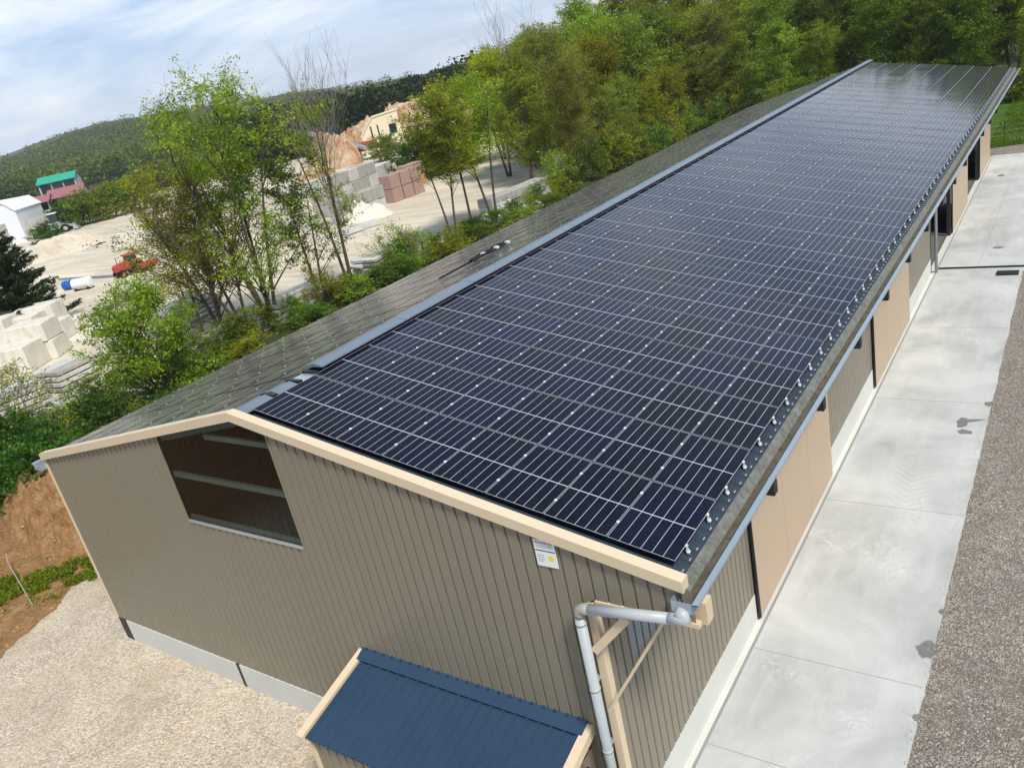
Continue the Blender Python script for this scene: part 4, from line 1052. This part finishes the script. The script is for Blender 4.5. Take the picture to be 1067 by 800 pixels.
# stacks of long slabs
def slab_stack(uv0, uv1, n, w, lab, t=.28, back=0., rows=2):
    a, b = gp(*uv0), gp(*uv1); d = b-a; L = d.length; rz = math.atan2(d.y, d.x); c = (a+b)/2
    for rr in range(rows):
        for i in range(n):
            o = bevel_block('stone_slab', MT['palestone'] if (i+rr) % 3 else MT['greystone'], (L*rng.uniform(.9, 1.02), w*.94, t), .02, .03, seed=i+int(uv0[0])+rr*7)
            off = Vector((-math.sin(rz), math.cos(rz), 0))*(w*rr+back)
            put(o, c+off, rz+rng.uniform(-.015, .015), .1+i*(t+.09))
            tag(o, '%s slab from the bottom in the %s row of %s' % (ORD[i+1], ('front', 'back')[rr], lab), 'stone slab', 'stone slabs stacked in the yard')
        o = MB((0, 0, 0))
        for i in range(n):
            for k in (-.35, 0, .35): o.box((k*L-.06, -w*.45, .0+i*(t+.09)), (k*L+.06, w*.45, .1+i*(t+.09)-.003 if i == 0 else i*(t+.09)+.098))
        o = o.build('timber_batten', MT['timber']); put(o, c+off, rz, .0); tag(o, 'timber battens in the %s row of %s' % (('front', 'back')[rr], lab), 'timber')
slab_stack((60, 410), (100, 390), 4, 1.3, 'the slab stack right of the small thin tree')
slab_stack((-20, 448), (52, 418), 4, 1.4, 'the slab stack behind the small thin tree')
slab_stack((66, 438), (110, 420), 3, 1.2, 'the slab stack near the roof corner')
slab_stack((178, 350), (226, 326), 5, 1.5, 'the slab stack under the arching tree')
slab_stack((214, 372), (246, 356), 4, 1.2, 'the slab stack right of the low wide tree', rows=1)
slab_stack((286, 340), (345, 310), 4, 1.4, 'the slab stack behind the slender tree')
slab_stack((388, 294), (432, 270), 5, 1.3, 'the slab stack behind the drooping shrub')
for i, (uv0, uv1, lb) in enumerate((((2, 462), (60, 436), 'long white slab lying below the small thin tree'), ((-30, 478), (10, 458), 'long white slab cut by the left edge above the dark thicket'))):
    a, b = gp(*uv0), gp(*uv1); d = b-a
    o = bevel_block('stone_slab', MT['limestone'], (d.length, 1.5, .8), .03, .05, seed=i); put(o, (a+b)/2, math.atan2(d.y, d.x)); tag(o, lb, 'stone slab', 'stone slabs stacked in the yard')
# walls of stacked blocks
BRICKS = brick_mat('pinkish bricks', (.43, .25, .21), (.36, .20, .165))
def block_wall(uv0, uv1, cols, rows, h, dep, mat, lab, grp, kind='stone_block', cat='stone block', gap=.06):
    a, b = gp(*uv0), gp(*uv1); d = b-a; L = d.length; rz = math.atan2(d.y, d.x); w = L/cols
    for c in range(cols):
        for q in range(rows):
            m_ = mat[(c*2+q) % len(mat)]
            o = bevel_block(kind, m_, (w-gap, dep, h-.03), .03, .04, seed=c*9+q)
            p = a+d*((c+.5)/cols)+Vector((-math.sin(rz), math.cos(rz), 0))*(dep/2+rng.uniform(-.12, .12))
            put(o, p, rz+rng.uniform(-.02, .02), q*h); tag(o, '%s in %s column, %s course, of %s' % (cat, ORD[c+1], ORD[q+1], lab), cat, grp)
G1 = 'blocks of the grey stone walls'
block_wall((362, 233), (404, 216), 6, 2, 1.5, 2.2, [MT['palestone'], MT['greystone']], 'the front grey block wall', G1)
block_wall((343, 226), (399, 203), 6, 3, 1.65, 2.4, [MT['greystone'], MT['greystone'], MT['palestone']], 'the taller grey wall behind', G1)
block_wall((398, 200), (414, 192), 1, 2, 1.9, 2.5, [MT['palestone']], 'the whitish stack', G1)
block_wall((412, 211), (443, 199), 3, 2, 1.8, 2.0, [BRICKS], 'the pink brick stacks', 'pallets of pink bricks', 'brick_pallet', 'brick pallet', .2)
block_wall((428, 197), (446, 190), 2, 2, 1.7, 1.8, [MT['orangestone'], BRICKS], 'the orange brick stacks', 'pallets of orange bricks', 'brick_pallet', 'brick pallet', .2)
block_wall((282, 254), (312, 243), 3, 1, 1.6, 3.0, [MT['palestone'], MT['greystone']], 'the low pale row by the slender tree', G1)
block_wall((362, 250), (398, 238), 2, 2, .55, 1.4, [MT['palestone']], 'the flat grey bars', G1)
block_wall((515, 225), (575, 200), 6, 2, .9, 2.0, [MT['palestone'], MT['greystone']], 'the pale row under the wood', G1)
block_wall((150, 318), (172, 308), 2, 1, 1.5, 2.0, [MT['limestone']], 'the white pair under the arching tree', G1)
heap('rubble_heap', *gp(378, 228)[:2], 4.2, 2.4, 1.9, MT['limestone'], 7., 'white broken stone heap in front of the grey block wall', 'stone heap', .5, .7, 40, fs=1.2)
heap('rubble_heap', *gp(535, 224)[:2], 4.0, 2.2, 1.4, MT['palestone'], 9., 'grey rubble heap at the left foot of the wood', 'stone heap', .5, .7, 36, fs=1.2)
heap('spoil_heap', *gp(66, 262)[:2], 6.5, 9.0, 2.6, MT['yard'], 11., 'pale brown spoil heap left of the white track near the sheds', 'earth heap', .3, .5, 40, fs=.5)
heap('spoil_heap', *gp(47, 268)[:2], 3.0, 5.0, 2.2, MT['palestone'], 12., 'grey stony heap just left of the brown spoil heap', 'stone heap', .3, .6, 36, fs=.7)
heap('spoil_heap', *gp(225, 262)[:2], 11, 6, 2.0, MT['yard'], 13., 'long pale spoil bank behind the tall many-stemmed tree', 'earth heap', .5, .5, 40, fs=.4)
# quarry rock faces
for i, (uv, rx, ry, h, rot, off, lb) in enumerate((((349, 178), 7.2, 5.5, 7.2, .6, 7, 'tall rounded ochre rock face behind the grey block wall'), ((408, 150), 24, 9, 8.5, .7, 46, 'ochre rock bank right behind the cream house'), ((466, 158), 34, 9, 8.5, .5, 62, 'long orange rock face glimpsed through the trees right of the house'), ((330, 190), 5, 4, 3.2, .4, 2, 'low pale ochre rock slope left of the tall rock face'))):
    p = gp(*uv); heap('quarry_rock', p.x-.7*off, p.y+.75*off, rx, ry, h, MT['rock'], 20+i*3., lb, 'rock face', rot, .5, 100, fs=.2, hf=2.4)
# cream house with lean red container and conveyor
hp = gp(403, 158); rz = look_rot(hp)+math.pi/2
house = empty('cream_house', hp+Vector((0, 0, -.06)), 'cream rendered house with a sloping roof line below the ochre rock', 'house', rz=rz)
m = MB(); m.prism([(-5.0, 0, 0), (5.0, 0, 0), (4.7, 0, 9.0), (-1.6, 0, 8.4), (-5.0, 0, 4.6)], (0, 7, 0)); recalc(m.build('wall', MT['cream'], house))
m = MB(); m.prism([(-5.2, -.2, 4.5), (-1.6, -.2, 8.45), (4.9, -.2, 9.05), (4.9, -.2, 9.25), (-1.65, -.2, 8.7), (-5.4, -.2, 4.65)], (0, 7.4, 0)); recalc(m.build('roof', MT['cream'], house))
m = MB(); m.box((2.0, -.05, 4.0), (3.8, -.003, 6.2)); w_ = m.build('window', MT['glassdark'], house)
m = MB(); m.box((1.85, -.09, 3.85), (3.95, -.05, 4.0)); m.build('sill', MT['greystone'], w_)
for xa in (-2.6, -.9):
    m = MB(); m.box((xa, -.05, 3.4), (xa+.35, -.003, 6.6)); m.build('narrow_window', MT['glassdark'], house)
rcp = gp(386, 165); rcont = empty('red_container', rcp+Vector((0, 0, -.06)), 'red box raised in front of the cream house', 'container', rz=look_rot(rcp)+math.pi/2)
m = MB(); m.box((-2.4, -1.2, 2.0), (2.4, 1.2, 4.0)); m.build('body', MT['red'], rcont)
for x in (-1.9, 1.9):
    m = MB(); m.box((x-.2, -1, 0), (x+.2, 1, 2.0)); m.build('leg', MT['greystone'], rcont)
cvp = gp(372, 169); cv = empty('conveyor', cvp+Vector((0, 0, -.06)), 'grey inclined conveyor running down beside the red box', 'conveyor', rz=look_rot(cvp)+math.pi/2)
m = MB(); m.bar((-9, 0, 8.6), (5, 0, 1.6), 1.5, .9); m.build('belt_frame', MT['galv'], cv)
m = MB(); m.bar((-9, -.0, 9.15), (5, -.0, 2.15), 1.0, .1); m.build('belt', MT['ridge'], cv)
for x, z in ((-6, 7.0), (-1, 4.5)):
    m = MB(); m.bar((x, -.7, 0), (x+.6, -.5, z), .25, .25); m.bar((x, .7, 0), (x+.6, .5, z), .25, .25); m.build('leg', MT['galv'], cv)
# sheds at the far left
sp = gp(14, 262); rz = .55
ws = empty('white_shed', gp(8, 259)+Vector((-6, 3, -.06)), 'big white metal shed at the left edge of the photo', 'shed', rz=rz+.15)
m = MB(); m.prism([(-16, 0, 0), (4.6, 0, 0), (4.6, 0, 7.4), (2.4, 0, 9.6), (-16, 0, 10.2)], (0, 14, 0)); recalc(m.build('wall', MT['shedwhite'], ws))
m = MB(); m.box((-14, -.06, .0), (1.2, -.004, 5.2)); m.build('opening', MT['greystone'], ws)
m = MB(); m.prism([(-16.2, -.3, 10.25), (2.5, -.3, 9.65), (4.8, -.3, 7.4), (4.85, -.3, 7.6), (2.6, -.3, 9.9), (-16.2, -.3, 10.5)], (0, 14.6, 0)); recalc(m.build('roof', MT['white'], ws))
def open_shed(p, rz, L, Wd, h0, h1, rm, lab, dark=True):
    o = empty('open_shed', p+Vector((0, 0, -.06)), lab, 'shed', rz=rz)
    m = MB(); m.prism([(-L/2-.4, -.6, h0), (-L/2-.4, Wd*.5, h1), (-L/2-.4, Wd+.4, h0), (-L/2-.4, Wd+.4, h0-.2), (-L/2-.4, Wd*.5, h1-.2), (-L/2-.4, -.6, h0-.2)], (L+.8, 0, 0)); recalc(m.build('roof', rm, o))
    m = MB(); m.box((-L/2, Wd-.2, 0), (L/2, Wd, h0-.25)); m.box((-L/2, .2, 0), (-L/2+.2, Wd-.2, h0-.3)); m.box((L/2-.2, .2, 0), (L/2, Wd-.2, h0-.3)); m.prism([(L/2-.2, 0, h0-.25), (L/2-.2, Wd, h0-.25), (L/2-.2, Wd/2, h1-.25)], (.2, 0, 0))
    recalc(m.build('wall', MT['dark'] if dark else MT['palestone'], o))
    m = MB(); m.box((-L/2, 0, 0), (L/2, .18, h0*.45)); m.build('low_wall', MT['palestone'], o)
    for k in range(4):
        x = -L/2+.3+k*(L-.6)/3; m = MB(); m.box((x-.18, 0.19, 0), (x+.18, .5, h0-.22)); m.build('post', MT['palestone'], o)
    return o
rs = gp(40, 236)
open_shed(gp(41, 228), .78, 8.5, 6, 4.4, 6.2, MT['redroof'], 'open shed with a maroon roof behind the white shed')
open_shed(gp(74, 220), .78, 10, 7, 4.6, 7.0, MT['redroof'], 'pale shed with a maroon roof and gable end among the bushes', False)
open_shed(gp(66, 209), .78, 14, 8, 7.6, 10.0, MT['greenroof'], 'long shed with a bright green roof behind the maroon roofs', False)
# rack of upright slabs near the white shed
a, b = gp(36, 250), gp(60, 240); d = b-a
for k in range(7):
    p = a+d*(k/6); o = bevel_block('leaning_slab', MT['greystone'], (3.2, .35, 4.2), .04, .05, seed=k); put(o, p, math.atan2(d.y, d.x)+.5, 0); o.rotation_euler = (.22, 0, math.atan2(d.y, d.x)+1.2)
    tag(o, '%s upright grey slab from the left in the rack beside the white shed' % ORD[k+1], 'stone slab', 'upright slabs beside the white shed')
# grey wheel loader
lp = gp(61, 243); ld = empty('wheel_loader', lp+Vector((0, 0, -.06)), 'grey wheel loader standing at the end of the upright slabs', 'loader', rz=.9)
m = MB(); m.box((-3.2, -1.1, 1.0), (1.2, 1.1, 2.4)); m.build('body', MT['galv'], ld)
m = MB(); m.box((-.6, -.8, 2.4), (1.0, .8, 4.2)); cb = m.build('cab', MT['glassdark'], ld); m = MB(); m.box((-.7, -.9, 4.2), (1.1, .9, 4.4)); m.build('cab_roof', MT['shedwhite'], cb)
def wheel(parent, c, r_, w, rim):
    m = MB(); T = Matrix.Translation(c)@Matrix.Rotation(R(90), 4, 'X'); prof_ = [(r_*.55, -w/2), (r_*.9, -w/2), (r_, -w*.3), (r_, w*.3), (r_*.9, w/2), (r_*.55, w/2)]
    n = 18; vs = []; fs = []
    for k in range(n):
        a_ = 2*math.pi*k/n
        for rr, zz in prof_: vs.append((rr*math.cos(a_), rr*math.sin(a_), zz))
    for k in range(n):
        for j in range(5): fs.append((k*6+j, ((k+1) % n)*6+j, ((k+1) % n)*6+j+1, k*6+j+1))
    m.add(vs, fs, T); t_ = m.build('wheel', MT['rubber'], parent)
    m = MB(); m.tube([Vector(c)+Vector((0, -w*.35, 0)), Vector(c)+Vector((0, w*.35, 0))], r_*.56, 14); m.build('rim', rim, t_)
for x in (-2.3, 2.0):
    for y in (-1.3, 1.3): wheel(ld, (x, y, .85), .85, .6, MT['galv'])
m = MB(); m.bar((.8, .7, 1.9), (3.6, .7, 1.0), .25, .35); m.bar((.8, -.7, 1.9), (3.6, -.7, 1.0), .25, .35); m.build('lift_arm', MT['galv'], ld)
m = MB(); m.prism([(3.4, -1.4, .3), (4.6, -1.4, .2), (3.7, -1.4, 1.6)], (0, 2.8, 0)); recalc(m.build('bucket', MT['galv'], ld))
# red tractor
tp = gp(138, 285); tr = empty('tractor', tp+Vector((0, 0, -.06)), 'red tractor with black tyres parked in the pale yard', 'tractor', rz=look_rot(tp)-math.pi/2+.55)
m = MB(); m.prism([(.2, -.5, 1.0), (2.6, -.5, 1.0), (2.6, -.5, 1.75), (2.3, -.5, 2.0), (.2, -.5, 2.2)], (0, 1.0, 0)); recalc(m.build('bonnet', MT['red'], tr))
m = MB(); m.box((-1.2, -.45, .8), (2.4, .45, 1.02)); m.build('chassis', MT['dark'], tr)
m = MB(); m.prism([(-1.3, -.75, 1.35), (.2, -.75, 1.35), (.1, -.75, 2.9), (-1.1, -.75, 2.9)], (0, 1.5, 0)); cb = recalc(m.build('cab', MT['glassdark'], tr))
m = MB(); m.box((-1.3, -.9, 2.9), (.3, .9, 3.08)); m.build('cab_roof', MT['red'], cb)
for y in (-1.15, .75):
    m = MB(); m.tube([(-1.75, y+.2, 1.3), (-1.45, y+.2, 1.85), (-.8, y+.2, 2.05), (-.2, y+.2, 1.8)], .16, 6); m.build('mudguard', MT['red'], tr)
for y in (-.98, .98): wheel(tr, (-.8, y, .88), .88, .55, MT['red']); wheel(tr, (1.9, y*.9, .58), .58, .4, MT['red'])
m = MB(); m.tube([(1.6, -.35, 1.9), (1.6, -.35, 3.0)], .05, 6); m.build('exhaust', MT['dark'], tr)
tp = gp(156, 281); t2 = empty('trailer', tp+Vector((0, 0, -.06)), 'red farm trailer standing right of the tractor', 'trailer', rz=look_rot(tp)-math.pi/2+.4)
m = MB(); m.box((-1.9, -1.0, .9), (1.9, 1.0, 1.0)); m.box((-1.9, -1.0, 1.0), (1.9, -.94, 1.7)); m.box((-1.9, .94, 1.0), (1.9, 1.0, 1.7)); m.box((-1.9, -.93, 1.0), (-1.84, .93, 1.7)); m.box((1.84, -.93, 1.0), (1.9, .93, 1.7)); m.build('body', MT['red'], t2)
m = MB(); m.bar((1.9, 0, .8), (3.4, 0, .6), .14, .14); m.build('drawbar', MT['dark'], t2)
for y in (-.9, .9): wheel(t2, (-.3, y, .5), .5, .35, MT['galv'])
tr.scale = (.78,)*3; t2.scale = (.62,)*3; ws.scale = (.88,)*3
# pipe, drum and tank on the ground
a, b = gp(61, 292), gp(128, 288); m = MB(a); m.tube([(a.x, a.y, .15), (b.x, b.y, .15)], .12, 8); o = m.build('steel_pipe', MT['ridge']); o.location = a; tag(o, 'long dark pipe lying on the yard in front of the tractor', 'pipe')
p = gp(74, 301); o = MB((0, 0, 0)); o.tube([(-.7, 0, .5), (.7, 0, .5)], .5, 16)
for x in (-.35, .35): o.tube([(x-.05, 0, .5), (x+.05, 0, .5)], .54, 16)
o = o.build('blue_drum', MT['blue']); put(o, p, .45, .06); tag(o, 'blue drum lying left of the white tank in the yard', 'drum')
p = gp(88, 301); tk = empty('white_tank', p+Vector((0, 0, -.06)), 'white tank lying beside the blue drum in the yard', 'tank', rz=.45)
m = MB(); m.tube([(-1.2, 0, .75), (-1.05, 0, .75), (1.05, 0, .75), (1.2, 0, .75)], [.4, .62, .62, .4], 18); m.build('body', MT['white'], tk)
m = MB(); m.box((-.9, -.5, 0), (-.7, .5, .35)); m.box((.7, -.5, 0), (.9, .5, .35)); m.build('cradle', MT['dark'], tk)
m = MB(); m.tube([(0, 0, 1.3), (0, 0, 1.45)], .2, 10); m.build('lid', MT['galv'], tk)
# yard bushes near the sheds and rock
for i, (u, v, k, s_) in enumerate(((80, 237, 'mid', 2.2), (92, 233, 'yellow', 2.4), (104, 230, 'mid', 2.4), (70, 239, 'deep', 1.9), (118, 226, 'yellow', 2.6), (134, 222, 'mid', 2.6), (150, 218, 'fresh', 2.4), (400, 168, 'mid', 1.9), (412, 166, 'fresh', 1.8), (55, 254, 'deep', 1.4), (440, 186, 'deep', 2.2), (456, 180, 'mid', 2.4), (470, 176, 'deep', 2.6))):
    p = gp(u, v); shrub(k, p+Vector((0, 0, -.1)), s_, '%s bush in the yard, %s from the left among the yard bushes' % ({'mid': 'mid green', 'fresh': 'light green', 'yellow': 'yellow green', 'deep': 'dark green'}[k], ORD[sorted([80, 92, 104, 70, 118, 134, 150, 400, 412, 55, 440, 456, 470]).index(u)+1]), 'bushes in the yard', s_*1.15)
g = np.random.default_rng(8); mx = []
for k in range(30000):
    x = g.uniform(7.2, 24); y = 66.0+24*g.random()**1.3
    if noise.noise(Vector((x*.6, y*.6, 3.))) > -.35: mx.append((x, y, .05+.25*g.random()**2))
tag(link('meadow_grass', leaf_mesh('meadow_grass', np.array(mx), .26, LEAF['mid'], 9, .22, -.2, -1., tone=[.5+.5*noise.noise(Vector((a*.4, b*.4, 0))) for a, b, c in mx])), 'tall green meadow grass behind the wire fence', 'grass', kind='stuff')
# fence at the meadow
fpts = [(6.2+k*1.9, 68.2+.25*math.sin(k)) for k in range(8)]
wf = empty('wire_fence', (fpts[0][0], fpts[0][1], 0), 'thin wire fence with dark posts in front of the meadow', 'fence')
for k, (x, y) in enumerate(fpts):
    m = MB((fpts[0][0], fpts[0][1], 0)); m.tube([(x, y, -.2), (x+.03, y, 1.5)], .035, 6)
    if k == 1: m.tube([(x+.02, y, 1.1), (x+1.0, y+.1, 0)], .025, 5)
    m.build('post', MT['dark'], wf)
m = MB((fpts[0][0], fpts[0][1], 0))
for z in (.4, .8, 1.2): m.tube([(x, y-.03, z) for x, y in fpts], .006, 4)
m.build('wire', MT['galv'], wf)
# drain across the slab
m = MB((7.8, 34.6, 0)); m.box((7.8, 34.47, -.06), (40, 34.50, .012)); m.box((7.8, 34.70, -.06), (40, 34.73, .012)); m.box((7.8, 34.50, -.06), (40, 34.70, -.03))
dr = m.build('drain_channel', MT['dark']); dr.location = (7.8, 34.6, 0); tag(dr, 'dark drain channel crossing the concrete beside the galvanised down pipe', 'drain')
p = gp(1050, 285); o = MB(); o.box((-.45, -.3, 0), (.45, .3, .05)); o.box((-.38, -.23, .05), (.38, .23, .06)); o = o.build('drain_cover', MT['dark']); o.location = (p.x, p.y, .012); tag(o, 'dark metal cover at the right end of the drain channel', 'cover')

# ------------------------------------------------------------------ far hills and woods
def hill(name, prof, d0, d1, base_el, seed, rise=.35):
    """ridge whose skyline follows (azimuth, elevation) seen from the roof, built between distances d0 and d1"""
    vs = []; fs = []; n = len(prof)*6; m_ = 8; A = []
    for i in range(n+1):
        t = i/n*(len(prof)-1); k = min(int(t), len(prof)-2); f = t-k
        A.append((prof[k][0]*(1-f)+prof[k+1][0]*f, prof[k][1]*(1-f)+prof[k+1][1]*f))
    for i, (az, el) in enumerate(A):
        for j in range(m_+1):
            s_ = j/m_; D = d0+(d1-d0)*s_; topz = azel(az, el, d1).z
            z = -.5+(topz+.5)*(s_**1.2)+6*nz(az*.3, s_*3, 1., seed)*s_*(1-s_)
            q = azel(az, 0, D); vs.append((q.x, q.y, z))
        q = azel(az, 0, d1*1.35); vs.append((q.x, q.y, -2))
    M_ = m_+2
    for i in range(n):
        for j in range(M_-1): a_ = i*M_+j; fs.append((a_, a_+M_, a_+M_+1, a_+1))
    me = bpy.data.meshes.new(name); me.from_pydata(vs, [], fs); me.materials.append(MT['hill']); me.update(); o = link(name, me); tag(o, kind='structure')
    return A, lambda az, s_, el: azel(az, 0, d0+(d1-d0)*s_)
def wood(name, label, spots, lmat, nleaf, lsize, seed):
    g = np.random.default_rng(seed); pts = []; tones = []
    for x, y, z, h, w in spots:
        n = int(nleaf*g.uniform(.8, 1.2)); d = g.normal(size=(n, 3)); d /= np.linalg.norm(d, axis=1)[:, None]
        d *= (g.random(n)**.33)[:, None]; d += .12*np.sin(d*7+g.uniform(0, 6, 3))
        pts.append(np.array([x, y, z+h*.58])+d*np.array([w*.5, w*.5, h*.45])); tones.append(np.full(n, g.random()))
    me = leaf_mesh(name, np.concatenate(pts), lsize, lmat, seed, .8, .6, tone=np.concatenate(tones))
    tag(link(name, me), label, 'wood', kind='stuff')
hr = random.Random(21)
# blue ridge far away, then two green hills
hill('far_ridge', [(-75, .5), (-68, .85), (-65.2, 1.02), (-63, 1.38), (-61, 1.62), (-59, 1.72), (-55, 1.5), (-45, .9)], 1900, 2900, 0, 3.)
hl = [(-76, .6), (-66, .78), (-64.5, .95), (-62, 1.28), (-59, 1.62), (-55.5, 1.52), (-52, 1.35), (-48, .85), (-44, .55), (-38, .5), (-28, .8), (-15, .8)]
hill('green_hill', hl, 560, 1200, 0, 5.)
def skyl(prof, az):
    for (a0, e0), (a1, e1) in zip(prof, prof[1:]):
        if a0 <= az <= a1: return e0+(e1-e0)*(az-a0)/(a1-a0)
    return prof[-1][1]
spots = []
for k in range(1500):
    az = hr.uniform(-75, -40); s_ = hr.random()**1.2; D = 560+640*s_
    topz = azel(az, skyl(hl, az), 1200).z; z = -.5+(topz+.5)*(s_**1.2)-9*(s_ > .9); q = azel(az, 0, D)
    h = hr.uniform(13, 21); spots.append((q.x, q.y, z-8, h, h*hr.uniform(.9, 1.25)))
wood('hillside_wood', 'green wood covering the far hillside at the left', spots, LEAF['far'], 190, 1.6, 31)
spots = []
for k in range(420):
    az = hr.uniform(-74, -44); D = hr.uniform(470, 560) if az < -56.5 else hr.uniform(330, 470)
    q = azel(az, 0, D); h = hr.uniform(11, 17); spots.append((q.x, q.y, -1.5, h, h*.85))
for k in range(90):
    az = hr.uniform(-58.5, -45); D = hr.uniform(268, 330); q = azel(az, 0, D); h = hr.uniform(7, 12); spots.append((q.x, q.y, -1.5, h, h*.95))
wood('valley_wood', 'mixed olive wood behind the far left sheds', spots, LEAF['far'], 300, 1.25, 32)
spots = []
for k in range(420):
    az = hr.uniform(-53.5, -24); D = hr.uniform(262, 360); q = azel(az, 0, D)
    el = .80 if az < -38 else 1.2
    h = 13.7+D*math.tan(R(el))-hr.random()**1.5*4.5; spots.append((q.x, q.y, -1., h, h*.55))
wood('quarry_wood', 'dark green wood above the ochre quarry', spots, LEAF['fardark'], 420, 1.0, 33)

m = MB(); m.box((-5200, -1700, -1.2), (5200, 5200, 260))
hm = bpy.data.materials.new('haze'); hm.use_nodes = True; hm.node_tree.nodes.clear()
ho = hm.node_tree.nodes.new('ShaderNodeOutputMaterial'); hv = hm.node_tree.nodes.new('ShaderNodeVolumePrincipled')
hv.inputs['Color'].default_value = (.86, .92, 1, 1); hv.inputs['Density'].default_value = HAZE; hm.node_tree.links.new(hv.outputs[0], ho.inputs['Volume'])
if HAZE: tag(m.build('haze', hm), 'thin pale haze over the valley', 'haze', kind='stuff')
# ------------------------------------------------------------------ light and sky
EL, AZ = 54., 118.                            # sun height and compass bearing (from +Y towards +X)
sv = Vector((math.sin(R(AZ))*math.cos(R(EL)), math.cos(R(AZ))*math.cos(R(EL)), math.sin(R(EL))))
sl_ = bpy.data.lights.new('sun', 'SUN'); sl_.energy = 3.2; sl_.angle = R(11); sl_.color = (1., .95, .87)
so = bpy.data.objects.new('sun', sl_); col.objects.link(so); so.rotation_euler = (-sv).to_track_quat('-Z', 'Y').to_euler()
so.location = (40, -30, 60)
w = bpy.data.worlds.new('World'); scene.world = w; w.use_nodes = True; t = w.node_tree; t.nodes.clear()
class WN(N):
    def __init__(s, t): s.t = t
k = WN(t)
out = k.n('ShaderNodeOutputWorld'); bg = k.n('ShaderNodeBackground', Strength=.11); k.l(bg.outputs[0], out.inputs[0])
sky = k.n('ShaderNodeTexSky'); sky.sky_type = 'NISHITA'; sky.sun_disc = False; sky.sun_elevation = R(EL); sky.sun_rotation = R(AZ); sky.altitude = 300; sky.air_density = 1.; sky.dust_density = 1.2; sky.ozone_density = 1.
d = k.coord('Generated'); x, y, z = k.sep(d)
zz = k.math('ADD', k.math('MAXIMUM', z, 0.), .16)
cmb = k.n('ShaderNodeCombineXYZ'); k.l(k.math('DIVIDE', x, zz), cmb.inputs[0]); k.l(k.math('DIVIDE', y, zz), cmb.inputs[1])
mp = k.mapping(cmb.outputs[0], (.62, .95, 1), (0, 0, R(-38)))
f1 = k.noise(mp, .95, 9, .62, .7); f2 = k.noise(mp, 2.6, 7, .6, .3)
cl = k.math('ADD', k.math('MULTIPLY', f1, .72), k.math('MULTIPLY', f2, .28))
cov = k.grey(cl, .7, 1., .36, .5)
shade = k.ramp(cl, [(.41, (3.3, 4.4, 6.3)), (.52, (5.2, 6.1, 7.2)), (.64, (7.3, 7.6, 7.8))])
hz = k.grey(z, 1., 0., .0, .10)
shade = k.mix(k.math('MULTIPLY', hz, .45), shade, (6.2, 6.9, 7.2))
shade = k.mix(k.grey(z, 0., 1., .36, .64), shade, (1.6, 2.2, 3.4))
c = k.mix(cov, sky.outputs[0], shade)
k.l(c, bg.inputs[0])

scene.view_settings.view_transform = 'Standard'; scene.view_settings.look = 'None'
scene.view_settings.exposure = .5; scene.view_settings.gamma = 1.; scene.view_settings.use_curve_mapping = False
scene.render.engine = 'CYCLES'
scene.cycles.max_bounces = 8; scene.cycles.transparent_max_bounces = 12; scene.cycles.diffuse_bounces = 5; scene.cycles.glossy_bounces = 3
